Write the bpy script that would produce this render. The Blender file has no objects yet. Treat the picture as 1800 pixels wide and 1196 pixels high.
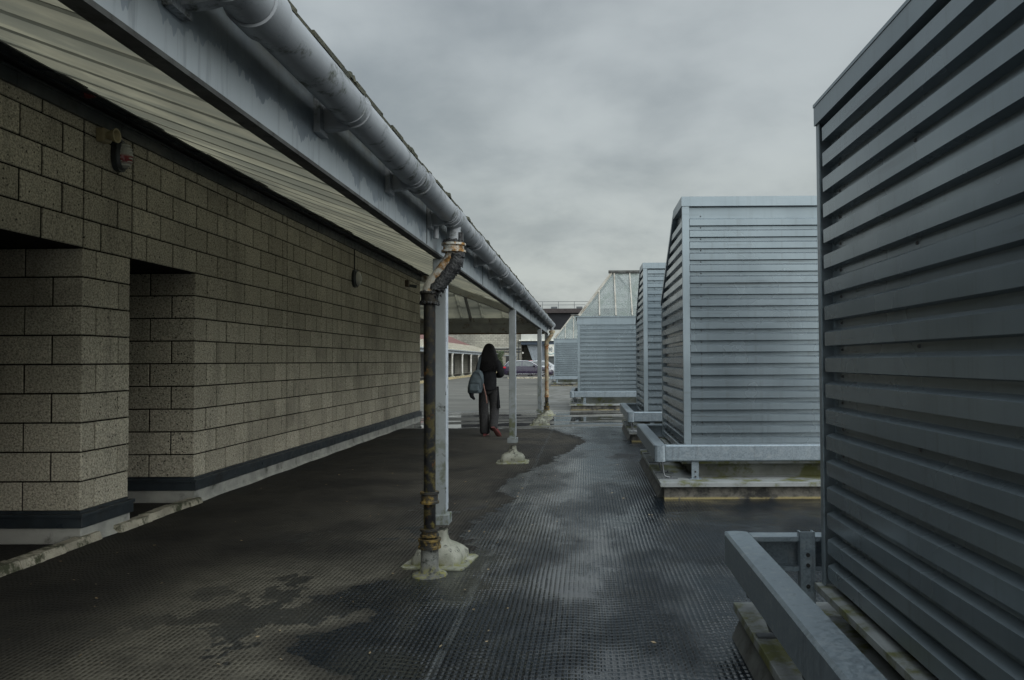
import bpy, bmesh, math, random
from mathutils import Vector, Matrix
R = math.radians
random.seed(7)
sc = bpy.context.scene
C = sc.collection

# ------------------------------------------------------------------ camera
cam_d = bpy.data.cameras.new('camera'); cam = bpy.data.objects.new('camera', cam_d); C.objects.link(cam)
pitch, yaw, roll = R(1.5165), R(.5), R(.3)
cp, sp, cy, sy = math.cos(pitch), math.sin(pitch), math.cos(yaw), math.sin(yaw)
fw = Vector((-sy*cp, cy*cp, sp)); r0 = Vector((cy, sy, 0)); u0 = r0.cross(fw)
rt = r0*math.cos(roll) - u0*math.sin(roll); up = u0*math.cos(roll) + r0*math.sin(roll)
cam.matrix_world = Matrix(((rt.x, up.x, -fw.x, 0), (rt.y, up.y, -fw.y, 0), (rt.z, up.z, -fw.z, 1.38), (0, 0, 0, 1)))
cam_d.sensor_width = 36; cam_d.lens = 28.0; cam_d.shift_x = -.0653; cam_d.clip_start = .05; cam_d.clip_end = 2000
sc.camera = cam
sc.view_settings.view_transform = 'Standard'; sc.view_settings.look = 'None'
sc.view_settings.exposure = .27; sc.view_settings.gamma = 1.0

# ------------------------------------------------------------------ node helpers
class NT:
    def __init__(s, tree): s.t = tree; s.n = tree.nodes; s.l = tree.links
    def new(s, typ, **kw):
        n = s.n.new(typ)
        for k, v in kw.items(): setattr(n, k, v)
        return n
    def put(s, sock, v):
        if isinstance(v, bpy.types.NodeSocket): s.l.new(v, sock)
        elif isinstance(v, tuple) and len(v) == 3 and sock.type == 'RGBA': sock.default_value = (*v, 1)
        else: sock.default_value = v
    def math(s, op, a, b=0.0, c=0.0, clamp=False):
        n = s.new('ShaderNodeMath', operation=op, use_clamp=clamp)
        s.put(n.inputs[0], a); s.put(n.inputs[1], b)
        if op in ('MULTIPLY_ADD', 'SMOOTH_MIN', 'SMOOTH_MAX'): s.put(n.inputs[2], c)
        return n.outputs[0]
    def ramp(s, v, lo, hi, a=0.0, b=1.0, smooth=True):
        n = s.new('ShaderNodeMapRange', interpolation_type='SMOOTHSTEP' if smooth else 'LINEAR', clamp=True)
        s.put(n.inputs[0], v); s.put(n.inputs[1], lo); s.put(n.inputs[2], hi); s.put(n.inputs[3], a); s.put(n.inputs[4], b)
        return n.outputs[0]
    def mix(s, f, a, b):
        n = s.new('ShaderNodeMix', data_type='RGBA'); s.put(n.inputs[0], f); s.put(n.inputs[6], a); s.put(n.inputs[7], b)
        return n.outputs[2]
    def mixf(s, f, a, b):
        n = s.new('ShaderNodeMix', data_type='FLOAT'); s.put(n.inputs[0], f); s.put(n.inputs[2], a); s.put(n.inputs[3], b)
        return n.outputs[0]
    def coord(s, scale=(1, 1, 1), loc=(0, 0, 0)):
        t = s.new('ShaderNodeTexCoord'); m = s.new('ShaderNodeMapping')
        m.inputs['Scale'].default_value = scale; m.inputs['Location'].default_value = loc
        s.l.new(t.outputs['Object'], m.inputs[0]); return m.outputs[0]
    def noise(s, vec, scale, detail=4, rough=.55, dist=0.0):
        n = s.new('ShaderNodeTexNoise'); s.put(n.inputs['Vector'], vec); n.inputs['Scale'].default_value = scale
        n.inputs['Detail'].default_value = detail; n.inputs['Roughness'].default_value = rough; n.inputs['Distortion'].default_value = dist
        return n.outputs[0]
    def voro(s, vec, scale, feature='F1'):
        n = s.new('ShaderNodeTexVoronoi', feature=feature); s.put(n.inputs['Vector'], vec); n.inputs['Scale'].default_value = scale
        return n
    def sep(s, v):
        n = s.new('ShaderNodeSeparateXYZ'); s.put(n.inputs[0], v); return n.outputs
    def bump(s, h, strength, dist=.01, normal=None):
        n = s.new('ShaderNodeBump'); s.put(n.inputs['Height'], h); s.put(n.inputs['Strength'], strength); n.inputs['Distance'].default_value = dist
        if normal: s.l.new(normal, n.inputs['Normal'])
        return n.outputs[0]
def newmat(name):
    m = bpy.data.materials.new(name); m.use_nodes = True
    t = NT(m.node_tree); p = t.n['Principled BSDF']
    return m, t, p
def simple(name, c1, c2=None, rough=.6, metal=0.0, ns=3.0, stretch=(1, 1, 1), bump=.15, bs=60.0, bd=.003, grime=None, gs=1.5, glo=.5, ghi=.7, rvar=.15, spec=.5):
    m, t, p = newmat(name)
    v = t.coord(stretch); v0 = t.coord()
    c2 = c2 or tuple(x*.75 for x in c1)
    n = t.noise(v, ns, 6, .6)
    col = t.mix(t.ramp(n, .35, .65), c1, c2)
    if grime:
        g = t.ramp(t.noise(v, gs, 8, .7), glo, ghi)
        col = t.mix(g, col, grime)
    t.put(p.inputs['Base Color'], col)
    t.put(p.inputs['Roughness'], t.ramp(t.noise(v0, ns*2.3, 5, .6), .3, .7, max(.02, rough-rvar), min(1, rough+rvar), False))
    p.inputs['Metallic'].default_value = metal; p.inputs['Specular IOR Level'].default_value = spec
    if bump: t.put(p.inputs['Normal'], t.bump(t.noise(v0, bs, 4, .6), bump, bd))
    return m

# ------------------------------------------------------------------ world: overcast
SUN_EL, SUN_AZ = 30, 138      # from behind the camera, to the right
w = bpy.data.worlds.new('World'); sc.world = w; w.use_nodes = True
t = NT(w.node_tree); bg = t.n['Background']
sky = t.new('ShaderNodeTexSky', sky_type='NISHITA', sun_disc=False)
sky.sun_elevation = R(SUN_EL); sky.sun_rotation = R(SUN_AZ); sky.air_density = 1.5; sky.dust_density = 4
tc = t.new('ShaderNodeTexCoord'); d = tc.outputs['Generated']; s3 = t.sep(d)
zc = t.math('ADD', t.math('MAXIMUM', s3[2], 0.0), .30)
cmb = t.new('ShaderNodeCombineXYZ'); t.put(cmb.inputs[0], t.math('DIVIDE', s3[0], zc)); t.put(cmb.inputs[1], t.math('DIVIDE', s3[1], zc))
mp = t.new('ShaderNodeMapping'); t.put(mp.inputs[0], cmb.outputs[0]); mp.inputs['Location'].default_value = (2.3, .4, 0)
n1 = t.noise(mp.outputs[0], 1.25, 5, .46, .1); n2 = t.noise(mp.outputs[0], 3.4, 7, .58, .2)
cl = t.math('ADD', t.math('MULTIPLY', n1, .85), t.math('MULTIPLY', n2, .15))
f = t.ramp(cl, .38, .60)
cloud = t.mix(f, (1.35, 1.53, 1.64), (2.65, 2.88, 2.95))
# thinner, brighter cloud low over the horizon
lowf = t.ramp(s3[2], .02, .42, 1.0, 0.0)
cloud = t.mix(t.math('MULTIPLY', lowf, t.ramp(n2, .3, .7, .45, 1.0)), cloud, (3.0, 3.22, 3.12))
# sky brightened round the hidden sun, behind the camera, to light wall and fronts
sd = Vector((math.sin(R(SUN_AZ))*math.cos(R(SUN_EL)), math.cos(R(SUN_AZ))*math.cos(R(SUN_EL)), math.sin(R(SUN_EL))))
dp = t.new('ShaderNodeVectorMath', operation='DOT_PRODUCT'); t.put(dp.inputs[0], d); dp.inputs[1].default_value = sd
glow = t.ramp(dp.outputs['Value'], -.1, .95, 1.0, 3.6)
glow = t.math('MULTIPLY', glow, t.ramp(s3[2], .52, .95, 1.0, 2.0))  # extra brightness added overhead, out of view, to light rails, chamfers and ground
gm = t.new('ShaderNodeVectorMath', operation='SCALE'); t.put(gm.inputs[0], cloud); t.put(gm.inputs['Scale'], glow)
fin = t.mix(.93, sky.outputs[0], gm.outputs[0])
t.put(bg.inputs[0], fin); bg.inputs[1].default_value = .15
sun_d = bpy.data.lights.new('sun', 'SUN'); sun = bpy.data.objects.new('sun', sun_d); C.objects.link(sun)
sun_d.energy = 1.3; sun_d.angle = R(45); sun_d.color = (1, .985, .96)
sun.rotation_euler = (-sd).to_track_quat('-Z', 'Y').to_euler(); sun.location = (10, -10, 20)

# ------------------------------------------------------------------ mesh helpers
def wloc(o):
    v = Vector((0, 0, 0))
    while o: v += o.location; o = o.parent
    return v
class MB:
    def __init__(s): s.v = []; s.f = []; s.m = []; s.c = []
    def add(s, vs, fs, mi=0, c=0.5):
        b = len(s.v); s.v += [tuple(v) for v in vs]; s.f += [tuple(b+i for i in f) for f in fs]; s.m += [mi]*len(fs); s.c += [c]*len(fs)
    def box(s, x0, x1, y0, y1, z0, z1, mi=0, c=.5):
        vs = [(x, y, z) for x in (x0, x1) for y in (y0, y1) for z in (z0, z1)]
        s.add(vs, [(0, 1, 3, 2), (4, 6, 7, 5), (0, 4, 5, 1), (2, 3, 7, 6), (0, 2, 6, 4), (1, 5, 7, 3)], mi, c)
    def bar(s, a, b, w, h, up=(0, 0, 1), mi=0):      # box beam from a to b
        a = Vector(a); b = Vector(b); d = (b-a).normalized(); u = Vector(up); x = d.cross(u).normalized(); u = x.cross(d)
        vs = [p + x*i*w/2 + u*j*h/2 for p in (a, b) for i, j in ((-1, -1), (1, -1), (1, 1), (-1, 1))]
        s.add(vs, [(3, 2, 1, 0), (4, 5, 6, 7), (0, 1, 5, 4), (1, 2, 6, 5), (2, 3, 7, 6), (3, 0, 4, 7)], mi)
    def tube(s, pts, r, n=16, caps=True, mi=0):
        pts = [Vector(p) for p in pts]; rs = r if isinstance(r, (list, tuple)) else [r]*len(pts)
        vs = []; pu = None
        for i, p in enumerate(pts):
            a = pts[max(i-1, 0)]; b = pts[min(i+1, len(pts)-1)]; d = (b-a).normalized()
            if pu is None: pu = d.orthogonal().normalized()
            pu = (pu - d*pu.dot(d)).normalized(); q = d.cross(pu)
            for k in range(n):
                an = 2*math.pi*k/n; vs.append(p + (pu*math.cos(an) + q*math.sin(an))*rs[i])
        fs = [(i*n+k, i*n+(k+1) % n, (i+1)*n+(k+1) % n, (i+1)*n+k) for i in range(len(pts)-1) for k in range(n)]
        if caps: fs += [tuple(range(n-1, -1, -1)), tuple((len(pts)-1)*n+k for k in range(n))]
        s.add(vs, fs, mi)
    def lathe(s, x, y, prof, n=24, mi=0):            # prof: list of (r, z)
        s.tube_raw([(Vector((x, y, z)), r) for r, z in prof], n, mi)
    def tube_raw(s, pr, n, mi=0):
        vs = [p + Vector((math.cos(2*math.pi*k/n)*r, math.sin(2*math.pi*k/n)*r, 0)) for p, r in pr for k in range(n)]
        fs = [(i*n+k, i*n+(k+1) % n, (i+1)*n+(k+1) % n, (i+1)*n+k) for i in range(len(pr)-1) for k in range(n)]
        fs += [tuple(range(n-1, -1, -1)), tuple((len(pr)-1)*n+k for k in range(n))]
        s.add(vs, fs, mi)
    def prism(s, poly, axis, a, b, mi=0):            # poly in the two other axes
        n = len(poly)
        def P(p, t): return {'x': (t, p[0], p[1]), 'y': (p[0], t, p[1]), 'z': (p[0], p[1], t)}[axis]
        vs = [P(p, a) for p in poly] + [P(p, b) for p in poly]
        s.add(vs, [tuple(range(n)), tuple(range(2*n-1, n-1, -1))] + [(i, i+n, (i+1) % n+n, (i+1) % n) for i in range(n)], mi)
    def quad(s, *p, mi=0): s.add(p, [(0, 1, 2, 3)[:len(p)]], mi)
    def build(s, name, mats, parent=None, smooth=False, bevel=0, recalc=True, attr=False):
        me = bpy.data.meshes.new(name); off = wloc(parent) if parent else Vector((0, 0, 0))
        me.from_pydata([tuple(Vector(v)-off) for v in s.v], [], s.f)
        if not isinstance(mats, (list, tuple)): mats = [mats]
        for m in mats: me.materials.append(m)
        for p, mi in zip(me.polygons, s.m): p.material_index = mi; p.use_smooth = smooth
        if attr:
            at = me.attributes.new('tint', 'FLOAT', 'FACE')
            for i, c in enumerate(s.c): at.data[i].value = c
        if recalc:
            bm = bmesh.new(); bm.from_mesh(me); bmesh.ops.recalc_face_normals(bm, faces=bm.faces); bm.to_mesh(me); bm.free()
        if smooth: me.set_sharp_from_angle(angle=R(40))
        o = bpy.data.objects.new(name, me); C.objects.link(o)
        if parent: o.parent = parent
        if bevel:
            b = o.modifiers.new('bevel', 'BEVEL'); b.width = bevel; b.segments = 2; b.limit_method = 'ANGLE'; b.angle_limit = R(50)
        return o
def tag(o, label=None, cat=None, group=None, kind=None):
    if label: o['label'] = label
    if cat: o['category'] = cat
    if group: o['group'] = group
    if kind: o['kind'] = kind
    return o
def thing(name, loc, label, cat, group=None):
    o = bpy.data.objects.new(name, None); C.objects.link(o); o.location = loc; o.empty_display_size = .2
    return tag(o, label, cat, group)

# ------------------------------------------------------------------ materials
def mat_block():
    m, t, p = newmat('split_block')
    v = t.coord(); a = t.new('ShaderNodeAttribute', attribute_name='tint')
    col = t.mix(t.ramp(a.outputs['Fac'], 0, 1, smooth=False), (.50, .46, .37), (.68, .63, .51))
    fine = t.noise(v, 62, 5, .8)
    col = t.mix(t.ramp(fine, .36, .60), t.mix(.75, col, (.05, .048, .04)), col)
    vo = t.voro(v, 75)
    cell = t.ramp(t.sep(vo.outputs['Color'])[0], .82, .9)
    col = t.mix(t.math('MULTIPLY', cell, .55), col, (.42, .39, .31))
    v2 = t.voro(v, 24)
    pits = t.math('MULTIPLY', t.ramp(v2.outputs['Distance'], .22, .13), t.ramp(t.sep(v2.outputs['Color'])[1], .60, .72))
    col = t.mix(t.math('MULTIPLY', pits, .85), col, (.02, .02, .02))
    st = t.noise(t.coord((.6, .6, 1.0)), 1.1, 7, .65)
    col = t.mix(t.ramp(st, .50, .72, 0, .35), col, (.10, .096, .08))
    st2 = t.noise(t.coord((2.5, 2.5, .35)), 1.7, 6, .6)
    col = t.mix(t.ramp(st2, .5, .72, 0, .3), col, (.07, .07, .06))
    t.put(p.inputs['Base Color'], col); p.inputs['Roughness'].default_value = .92; p.inputs['Specular IOR Level'].default_value = .2
    h = t.math('ADD', fine, t.math('MULTIPLY', vo.outputs['Distance'], .6)); h = t.math('SUBTRACT', h, t.math('MULTIPLY', pits, 1.2))
    t.put(p.inputs['Normal'], t.bump(h, .9, .006))
    return m
M = {}
M['block'] = mat_block()
M['mortar'] = simple('mortar', (.016, .015, .013), rough=.95, spec=.1, bs=150)
M['render'] = simple('render_plinth', (.38, .38, .35), (.26, .265, .245), rough=.8, ns=4, grime=(.05, .05, .04), gs=3.0, glo=.52, ghi=.72, bs=45, bump=.4)
M['flash'] = simple('slate_flashing', (.034, .043, .050), (.022, .029, .035), rough=.42, ns=5, grime=(.02, .02, .02), gs=4, bs=20)
M['kerb'] = simple('kerb_concrete', (.44, .41, .33), (.27, .25, .20), rough=.9, ns=5, grime=(.05, .055, .03), gs=7, glo=.48, ghi=.62, bs=60, bump=.8, bd=.008)
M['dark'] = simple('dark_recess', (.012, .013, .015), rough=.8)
def mat_beam():
    m, t, p = newmat('galvanised_beam')
    v = t.coord(); z = t.sep(v)[2]
    n = t.noise(t.coord((1, .8, 1.2)), 2.6, 7, .62)
    col = t.mix(t.ramp(n, .4, .62), (.24, .28, .31), (.175, .205, .235))
    # tide mark: chalky lower band with a ragged outline
    edge = t.math('ADD', z, t.math('MULTIPLY', t.math('SUBTRACT', t.noise(t.coord((1, 1, .2)), 3.2, 5, .7), .5), .42))
    col = t.mix(t.ramp(edge, 2.195, 2.19, 0, .75), col, (.40, .44, .46))
    st = t.noise(t.coord((18, 18, 1.2)), 1.5, 4, .6)
    col = t.mix(t.ramp(st, .5, .75, 0, .45), col, (.10, .115, .12))
    top = t.math('MULTIPLY', t.ramp(z, 2.26, 2.38), t.ramp(t.noise(t.coord((1, 1.3, 2)), 3, 5, .6), .38, .6))
    col = t.mix(t.math('MULTIPLY', top, .55), col, (.11, .10, .075))
    sp = t.voro(v, 9); col = t.mix(t.math('MULTIPLY', t.ramp(sp.outputs['Distance'], .075, .05), t.ramp(t.sep(sp.outputs['Color'])[0], .75, .8)), col, (.03, .03, .03))
    t.put(p.inputs['Base Color'], col); p.inputs['Metallic'].default_value = .25; t.put(p.inputs['Roughness'], t.ramp(n, .3, .7, .38, .6))
    t.put(p.inputs['Normal'], t.bump(t.noise(v, 70, 3), .12, .002))
    return m
M['beam'] = mat_beam()
M['flange'] = simple('grimy_flange', (.075, .08, .075), (.04, .04, .038), rough=.7, ns=5, grime=(.02, .02, .015), gs=12)
def mat_rusty(name, base, base2, rust, lo, hi, z0=None, z1=None, algae=None, az0=0, az1=1, rough=.6, scale=9, metal=0.0, bump=.5):
    m, t, p = newmat(name); v = t.coord(); tg = t.new('ShaderNodeNewGeometry'); z = t.sep(tg.outputs['Position'])[2]
    n = t.noise(v, scale, 8, .72); n2 = t.noise(v, scale*.35, 5, .6)
    col = t.mix(t.ramp(n2, .4, .6), base, base2)
    r = t.ramp(n, lo, hi)
    if z0 is not None: r = t.math('MULTIPLY', r, t.ramp(z, z0, z1))
    rc = t.mix(t.ramp(t.noise(v, scale*2.5, 4, .6), .4, .6), rust, tuple(x*.4 for x in rust))
    col = t.mix(r, col, rc)
    if algae:
        a = t.math('MULTIPLY', t.ramp(t.noise(t.coord(loc=(3, 1, 5)), scale*1.2, 7, .7), .47, .60), t.ramp(z, az1, az0))
        col = t.mix(t.math('MULTIPLY', a, .85), col, algae)
    t.put(p.inputs['Base Color'], col); p.inputs['Metallic'].default_value = metal
    t.put(p.inputs['Roughness'], t.mixf(r, rough, .9))
    t.put(p.inputs['Normal'], t.bump(t.math('ADD', n, t.noise(v, 120, 3)), bump, .004))
    return m
M['post'] = mat_rusty('post_paint', (.26, .285, .29), (.19, .21, .215), (.09, .095, .08), .58, .7, algae=(.07, .08, .018), az0=.35, az1=1.25, rough=.5, scale=6, bump=.12, metal=.15)
M['iron'] = mat_rusty('cast_iron', (.006, .006, .007), (.012, .013, .014), (.11, .05, .016), .57, .68, algae=(.15, .12, .03), az0=-1.2, az1=2.4, rough=.5, scale=12)
M['iron'].node_tree.nodes['Principled BSDF'].inputs['Specular IOR Level'].default_value = .2
M['iron_bend'] = mat_rusty('rusty_bend', (.36, .37, .34), (.27, .26, .22), (.27, .14, .035), .47, .58, rough=.6, scale=9)
M['iron_ring'] = mat_rusty('rusty_ring', (.012, .012, .011), (.02, .02, .018), (.20, .135, .035), .46, .58, rough=.6, scale=14)
M['iron_tan'] = mat_rusty('tan_pipe', (.30, .26, .17), (.20, .17, .11), (.24, .10, .03), .45, .6, rough=.6, scale=7)
M['mound'] = mat_rusty('painted_mound', (.27, .27, .225), (.17, .175, .135), (.05, .052, .042), .53, .64, algae=(.16, .16, .045), az0=.0, az1=.07, rough=.85, scale=14, bump=.7)
M['stub'] = mat_rusty('concrete_stub', (.16, .165, .15), (.10, .10, .09), (.03, .035, .03), .5, .65, algae=(.22, .21, .05), az0=.0, az1=.09, rough=.9, scale=20, bump=.8)
M['gutter'] = mat_rusty('grey_gutter', (.26, .28, .30), (.20, .217, .235), (.045, .055, .032), .52, .68, rough=.42, scale=7, bump=.06)
M['moss'] = simple('moss', (.022, .026, .014), (.065, .065, .04), rough=1, ns=30, bs=90, bump=1, bd=.02)
M['lintrust'] = mat_rusty('rust_streaked_beam', (.40, .40, .37), (.30, .30, .28), (.20, .13, .07), .52, .68, rough=.7, scale=4)
def mat_grp():
    m, t, p = newmat('translucent_sheet')
    v = t.coord()
    n = t.noise(v, 1.1, 6, .6); st = t.noise(t.coord((.7, 2.2, 1)), 1.2, 6, .6)
    col = t.mix(t.ramp(n, .35, .65), (.275, .26, .192), (.16, .153, .117))
    col = t.mix(t.ramp(st, .42, .62, 0, .75), col, (.12, .122, .10))
    fy = t.math('FRACT', t.math('DIVIDE', t.math('ADD', t.sep(v)[1], 10+.54*50), .54))
    col = t.mix(t.math('MULTIPLY', t.ramp(fy, .79, .82, 0, 1), t.ramp(t.noise(v, 2, 4), .3, .6, .35, .8)), col, (.07, .07, .055))
    t.put(p.inputs['Base Color'], col); p.inputs['Roughness'].default_value = .45
    t.put(p.inputs['Normal'], t.bump(t.noise(v, 25, 4), .1, .004))
    tr = t.new('ShaderNodeBsdfTranslucent'); t.put(tr.inputs[0], col)
    mx = t.new('ShaderNodeMixShader'); mx.inputs[0].default_value = .5
    out = t.n['Material Output']; t.l.new(p.outputs[0], mx.inputs[1]); t.l.new(tr.outputs[0], mx.inputs[2]); t.l.new(mx.outputs[0], out.inputs[0])
    return m
M['grp'] = mat_grp()
def mat_clad(name, c1, c2, metal=.55, rough=.38):
    m, t, p = newmat(name); v = t.coord()
    n = t.noise(v, 1.6, 6, .6)
    col = t.mix(t.ramp(n, .35, .65), c1, c2)
    st = t.noise(t.coord((.8, .8, 22)), 1.1, 4, .55)
    col = t.mix(t.math('MULTIPLY', t.ramp(st, .54, .70, 0, .45), t.ramp(t.noise(v, .9, 3), .46, .62)), col, (.07, .072, .07))
    dr = t.noise(t.coord((14, 14, .7)), 1.6, 5, .6)
    col = t.mix(t.ramp(dr, .50, .8, 0, .35), col, (.11, .12, .12))
    t.put(p.inputs['Base Color'], col); p.inputs['Metallic'].default_value = metal
    t.put(p.inputs['Roughness'], t.ramp(t.noise(v, 2, 3, .5), .3, .7, rough-.03, rough+.05))
    b1 = t.bump(t.noise(t.coord((1, 1, 1)), 2.0, 1, .4), .2, .015)
    t.put(p.inputs['Normal'], t.bump(t.noise(v, 180, 2), .08, .001, b1))
    return m
M['clad'] = mat_clad('silver_cladding', (.20, .24, .265), (.172, .208, .232), .5, .24)
M['cladtrim'] = mat_clad('silver_trim', (.225, .268, .295), (.19, .23, .255), .5, .36)
M['screw'] = simple('screw', (.03, .03, .035), rough=.5)
def mat_galv():
    m, t, p = newmat('galvanised_rail'); v = t.coord()
    vo = t.voro(v, 110); sp = t.sep(vo.outputs['Color'])[0]
    col = t.mix(sp, (.15, .187, .215), (.23, .27, .30))
    col = t.mix(t.ramp(t.noise(t.coord((1, 1, 1)), 16, 6, .7), .5, .7, 0, .7), col, (.27, .30, .315))
    col = t.mix(t.ramp(t.noise(t.coord((9, 9, .8)), 3, 5, .6), .52, .75, 0, .5), col, (.08, .09, .10))
    t.put(p.inputs['Base Color'], col); p.inputs['Metallic'].default_value = .5
    t.put(p.inputs['Roughness'], t.ramp(sp, 0, 1, .36, .56))
    t.put(p.inputs['Normal'], t.bump(t.noise(v, 60, 3), .12, .002))
    return m
M['galv'] = mat_galv()
M['coping'] = simple('coping', (.22, .235, .235), (.14, .15, .15), rough=.6, ns=3, grime=(.085, .09, .02), gs=3.0, glo=.48, ghi=.60, bs=50, bump=.3)
M['upstand'] = simple('upstand', (.11, .12, .11), (.06, .065, .055), rough=.8, ns=2.5, grime=(.045, .05, .012), gs=3, glo=.50, ghi=.62, bump=.4)
def mat_kerbwall():
    m, t, p = newmat('stained_kerb'); v = t.coord(); tg = t.new('ShaderNodeNewGeometry'); z = t.sep(tg.outputs['Position'])[2]
    n = t.noise(v, 5, 8, .7)
    col = t.mix(t.ramp(n, .38, .6), (.11, .105, .09), (.014, .015, .014))
    y = t.math('MULTIPLY', t.ramp(t.math('ADD', z, t.math('MULTIPLY', n, .03)), .042, .022), t.ramp(t.noise(v, 9, 4), .38, .5))
    col = t.mix(y, col, (.24, .20, .09))
    t.put(p.inputs['Base Color'], col); p.inputs['Roughness'].default_value = .8
    t.put(p.inputs['Normal'], t.bump(t.noise(v, 40, 5), .6, .008)); return m
M['kerbwall'] = mat_kerbwall()
def mat_glass():
    m, t, p = newmat('algae_glass'); v = t.coord()
    n = t.noise(t.coord((3, 3, .8)), 1.5, 7, .7)
    col = t.mix(t.ramp(n, .4, .65), (.21, .24, .235), (.115, .14, .125))
    t.put(p.inputs['Base Color'], col); p.inputs['Roughness'].default_value = .22
    t.put(p.inputs['Alpha'], t.ramp(n, .35, .65, .45, .8)); return m
M['glass'] = mat_glass()
M['glazebar'] = simple('glazing_bar', (.33, .315, .28), (.24, .225, .19), rough=.6, ns=3, grime=(.13, .10, .07), gs=3, glo=.55, ghi=.75)
M['whitepaint'] = simple('white_paint', (.62, .62, .58), (.45, .45, .40), rough=.6)
M['black'] = simple('black_plastic', (.015, .015, .016), rough=.5)
M['tar'] = simple('crusted_tar', (.008, .009, .011), (.02, .022, .022), rough=.45, ns=30, bump=1, bs=70, bd=.012)
M['steel'] = simple('dull_steel', (.12, .13, .14), rough=.5, metal=.5)

# ------------------------------------------------------------------ ground
def mat_ground():
    m, t, p = newmat('wet_roof_membrane')
    v = t.coord(); s = t.sep(v); x, y = s[0], s[1]
    # edge of the wet lane as a curve of y, metres
    cu = t.new('ShaderNodeFloatCurve'); c = cu.mapping.curves[0]
    pts = [(0, -1.0), (3.4, -1.05), (4.0, -1.45), (4.3, -1.15), (4.7, -1.5), (5.1, -1.25), (5.9, -.85), (6.6, -1.0), (7.9, -.75), (9, -.95), (10.4, -.65), (12, -.35), (14, -.05), (15, -.35), (17.5, -1.0), (20, -1.2)]
    enc = lambda a: (a+3)/5
    while len(c.points) > 2: c.points.remove(c.points[-1])
    c.points[0].location = (0, enc(pts[0][1])); c.points[1].location = (1, enc(pts[-1][1]))
    for a, b in pts[1:-1]: c.points.new(a/20, enc(b))
    cu.mapping.update()
    t.put(cu.inputs['Value'], t.math('DIVIDE', y, 20.0)); edge = t.math('SUBTRACT', t.math('MULTIPLY', cu.outputs[0], 5.0), 3.0)
    nz = t.math('SUBTRACT', t.noise(v, 1.6, 7, .62), .5); nf = t.math('SUBTRACT', t.noise(v, 7, 5, .6), .5)
    dist = t.math('SUBTRACT', x, edge); dist = t.math('ADD', dist, t.math('ADD', t.math('MULTIPLY', nz, .4), t.math('MULTIPLY', nf, .42)))
    wet = t.ramp(dist, -.01, .03)
    wetn = t.math('MULTIPLY', t.ramp(t.noise(t.coord((1.0, .8, 1), (5, 3, 0)), 1.15, 6, .6), .555, .565), t.math('MULTIPLY', t.ramp(x, -2.9, -1.7), t.ramp(y, 8.5, 7)))   # damp patches
    wet = t.math('MAXIMUM', wet, t.math('MULTIPLY', wetn, .75))
    drier = t.math('MULTIPLY', t.ramp(t.noise(v, 1.2, 5, .6), .57, .60), t.math('MULTIPLY', t.ramp(dist, .5, .9), t.ramp(y, 9, 14)))
    wet = t.math('MULTIPLY', wet, t.math('SUBTRACT', 1.0, drier))
    memb = t.ramp(t.math('ADD', y, t.math('MULTIPLY', nz, 1.6)), 16.6, 16.4)          # membrane near, concrete deck beyond
    # tread pattern: dashes in rows
    kx = 2*math.pi/.029; ky = 2*math.pi/.044
    row = t.math('FLOOR', t.math('DIVIDE', x, .029))
    ph = t.math('ADD', t.math('MULTIPLY', t.math('SINE', t.math('MULTIPLY', row, 12.9898)), 2.6), t.math('MULTIPLY', t.noise(v, 2, 3, .6), 3.0))
    sx = t.math('SINE', t.math('MULTIPLY', x, kx)); xw = t.math('ADD', x, t.math('MULTIPLY', t.math('SUBTRACT', t.noise(v, 1.3, 2, .5), .5), .016)); sx = t.math('POWER', t.math('ABSOLUTE', t.math('SINE', t.math('MULTIPLY', xw, kx/2))), 1.6)
    syy = t.ramp(t.math('SINE', t.math('ADD', t.math('MULTIPLY', y, ky), ph)), -.75, -.05, .12, 1.0)
    tread = t.math('MULTIPLY', t.math('MULTIPLY', sx, syy), t.ramp(t.noise(v, 5, 5, .75), .32, .60, .30, 1.0))
    blot = t.noise(v, .9, 7, .65)
    dry = t.mix(t.ramp(blot, .36, .62), (.026, .025, .0235), (.062, .058, .049))
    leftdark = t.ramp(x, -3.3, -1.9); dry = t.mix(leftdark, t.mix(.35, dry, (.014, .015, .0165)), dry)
    patch = t.math('MULTIPLY', t.math('MULTIPLY', t.ramp(x, -2.9, -2.2), t.ramp(y, 5.9, 5.0)), t.ramp(t.noise(t.coord((1.2, .7, 1), (0, 9, 0)), 1.1, 6, .6), .30, .42))
    dry = t.mix(patch, dry, t.mix(t.ramp(nf, -.1, .1), (.09, .085, .07), (.12, .113, .092)))
    dry = t.mix(t.ramp(dist, -.22, -.02, 0, .6), dry, (.014, .014, .014))
    dry = t.mix(t.math('MULTIPLY', tread, .45), dry, (.009, .009, .010))
    spk = t.voro(v, 16); fleck = t.math('MULTIPLY', t.ramp(spk.outputs['Distance'], .10, .05), t.ramp(t.sep(spk.outputs['Color'])[0], .9, .93))
    dry = t.mix(t.math('MULTIPLY', fleck, .8), dry, (.16, .13, .09))
    wetc = t.mix(t.ramp(blot, .35, .65), (.003, .0055, .009), (.008, .012, .017))
    col = t.mix(wet, dry, wetc)
    # concrete deck
    nd = t.noise(t.coord((.25, 1, 1)), 1.2, 7, .65)
    deck = t.mix(t.ramp(nd, .35, .65), (.075, .074, .066), (.125, .123, .11))
    jt = t.ramp(t.math('ABSOLUTE', t.math('SUBTRACT', t.math('FRACT', t.math('DIVIDE', y, 4.8)), .5)), .012, .004)
    deck = t.mix(t.math('MULTIPLY', jt, .6), deck, (.04, .04, .038))
    pud = t.math('MULTIPLY', t.ramp(t.noise(t.coord((.22, 1.0, 1), (1.5, .35, 0)), 1.6, 5, .6), .47, .485), t.math('MULTIPLY', t.ramp(y, 16.0, 16.8), t.ramp(y, 23.5, 20.5)))
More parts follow.
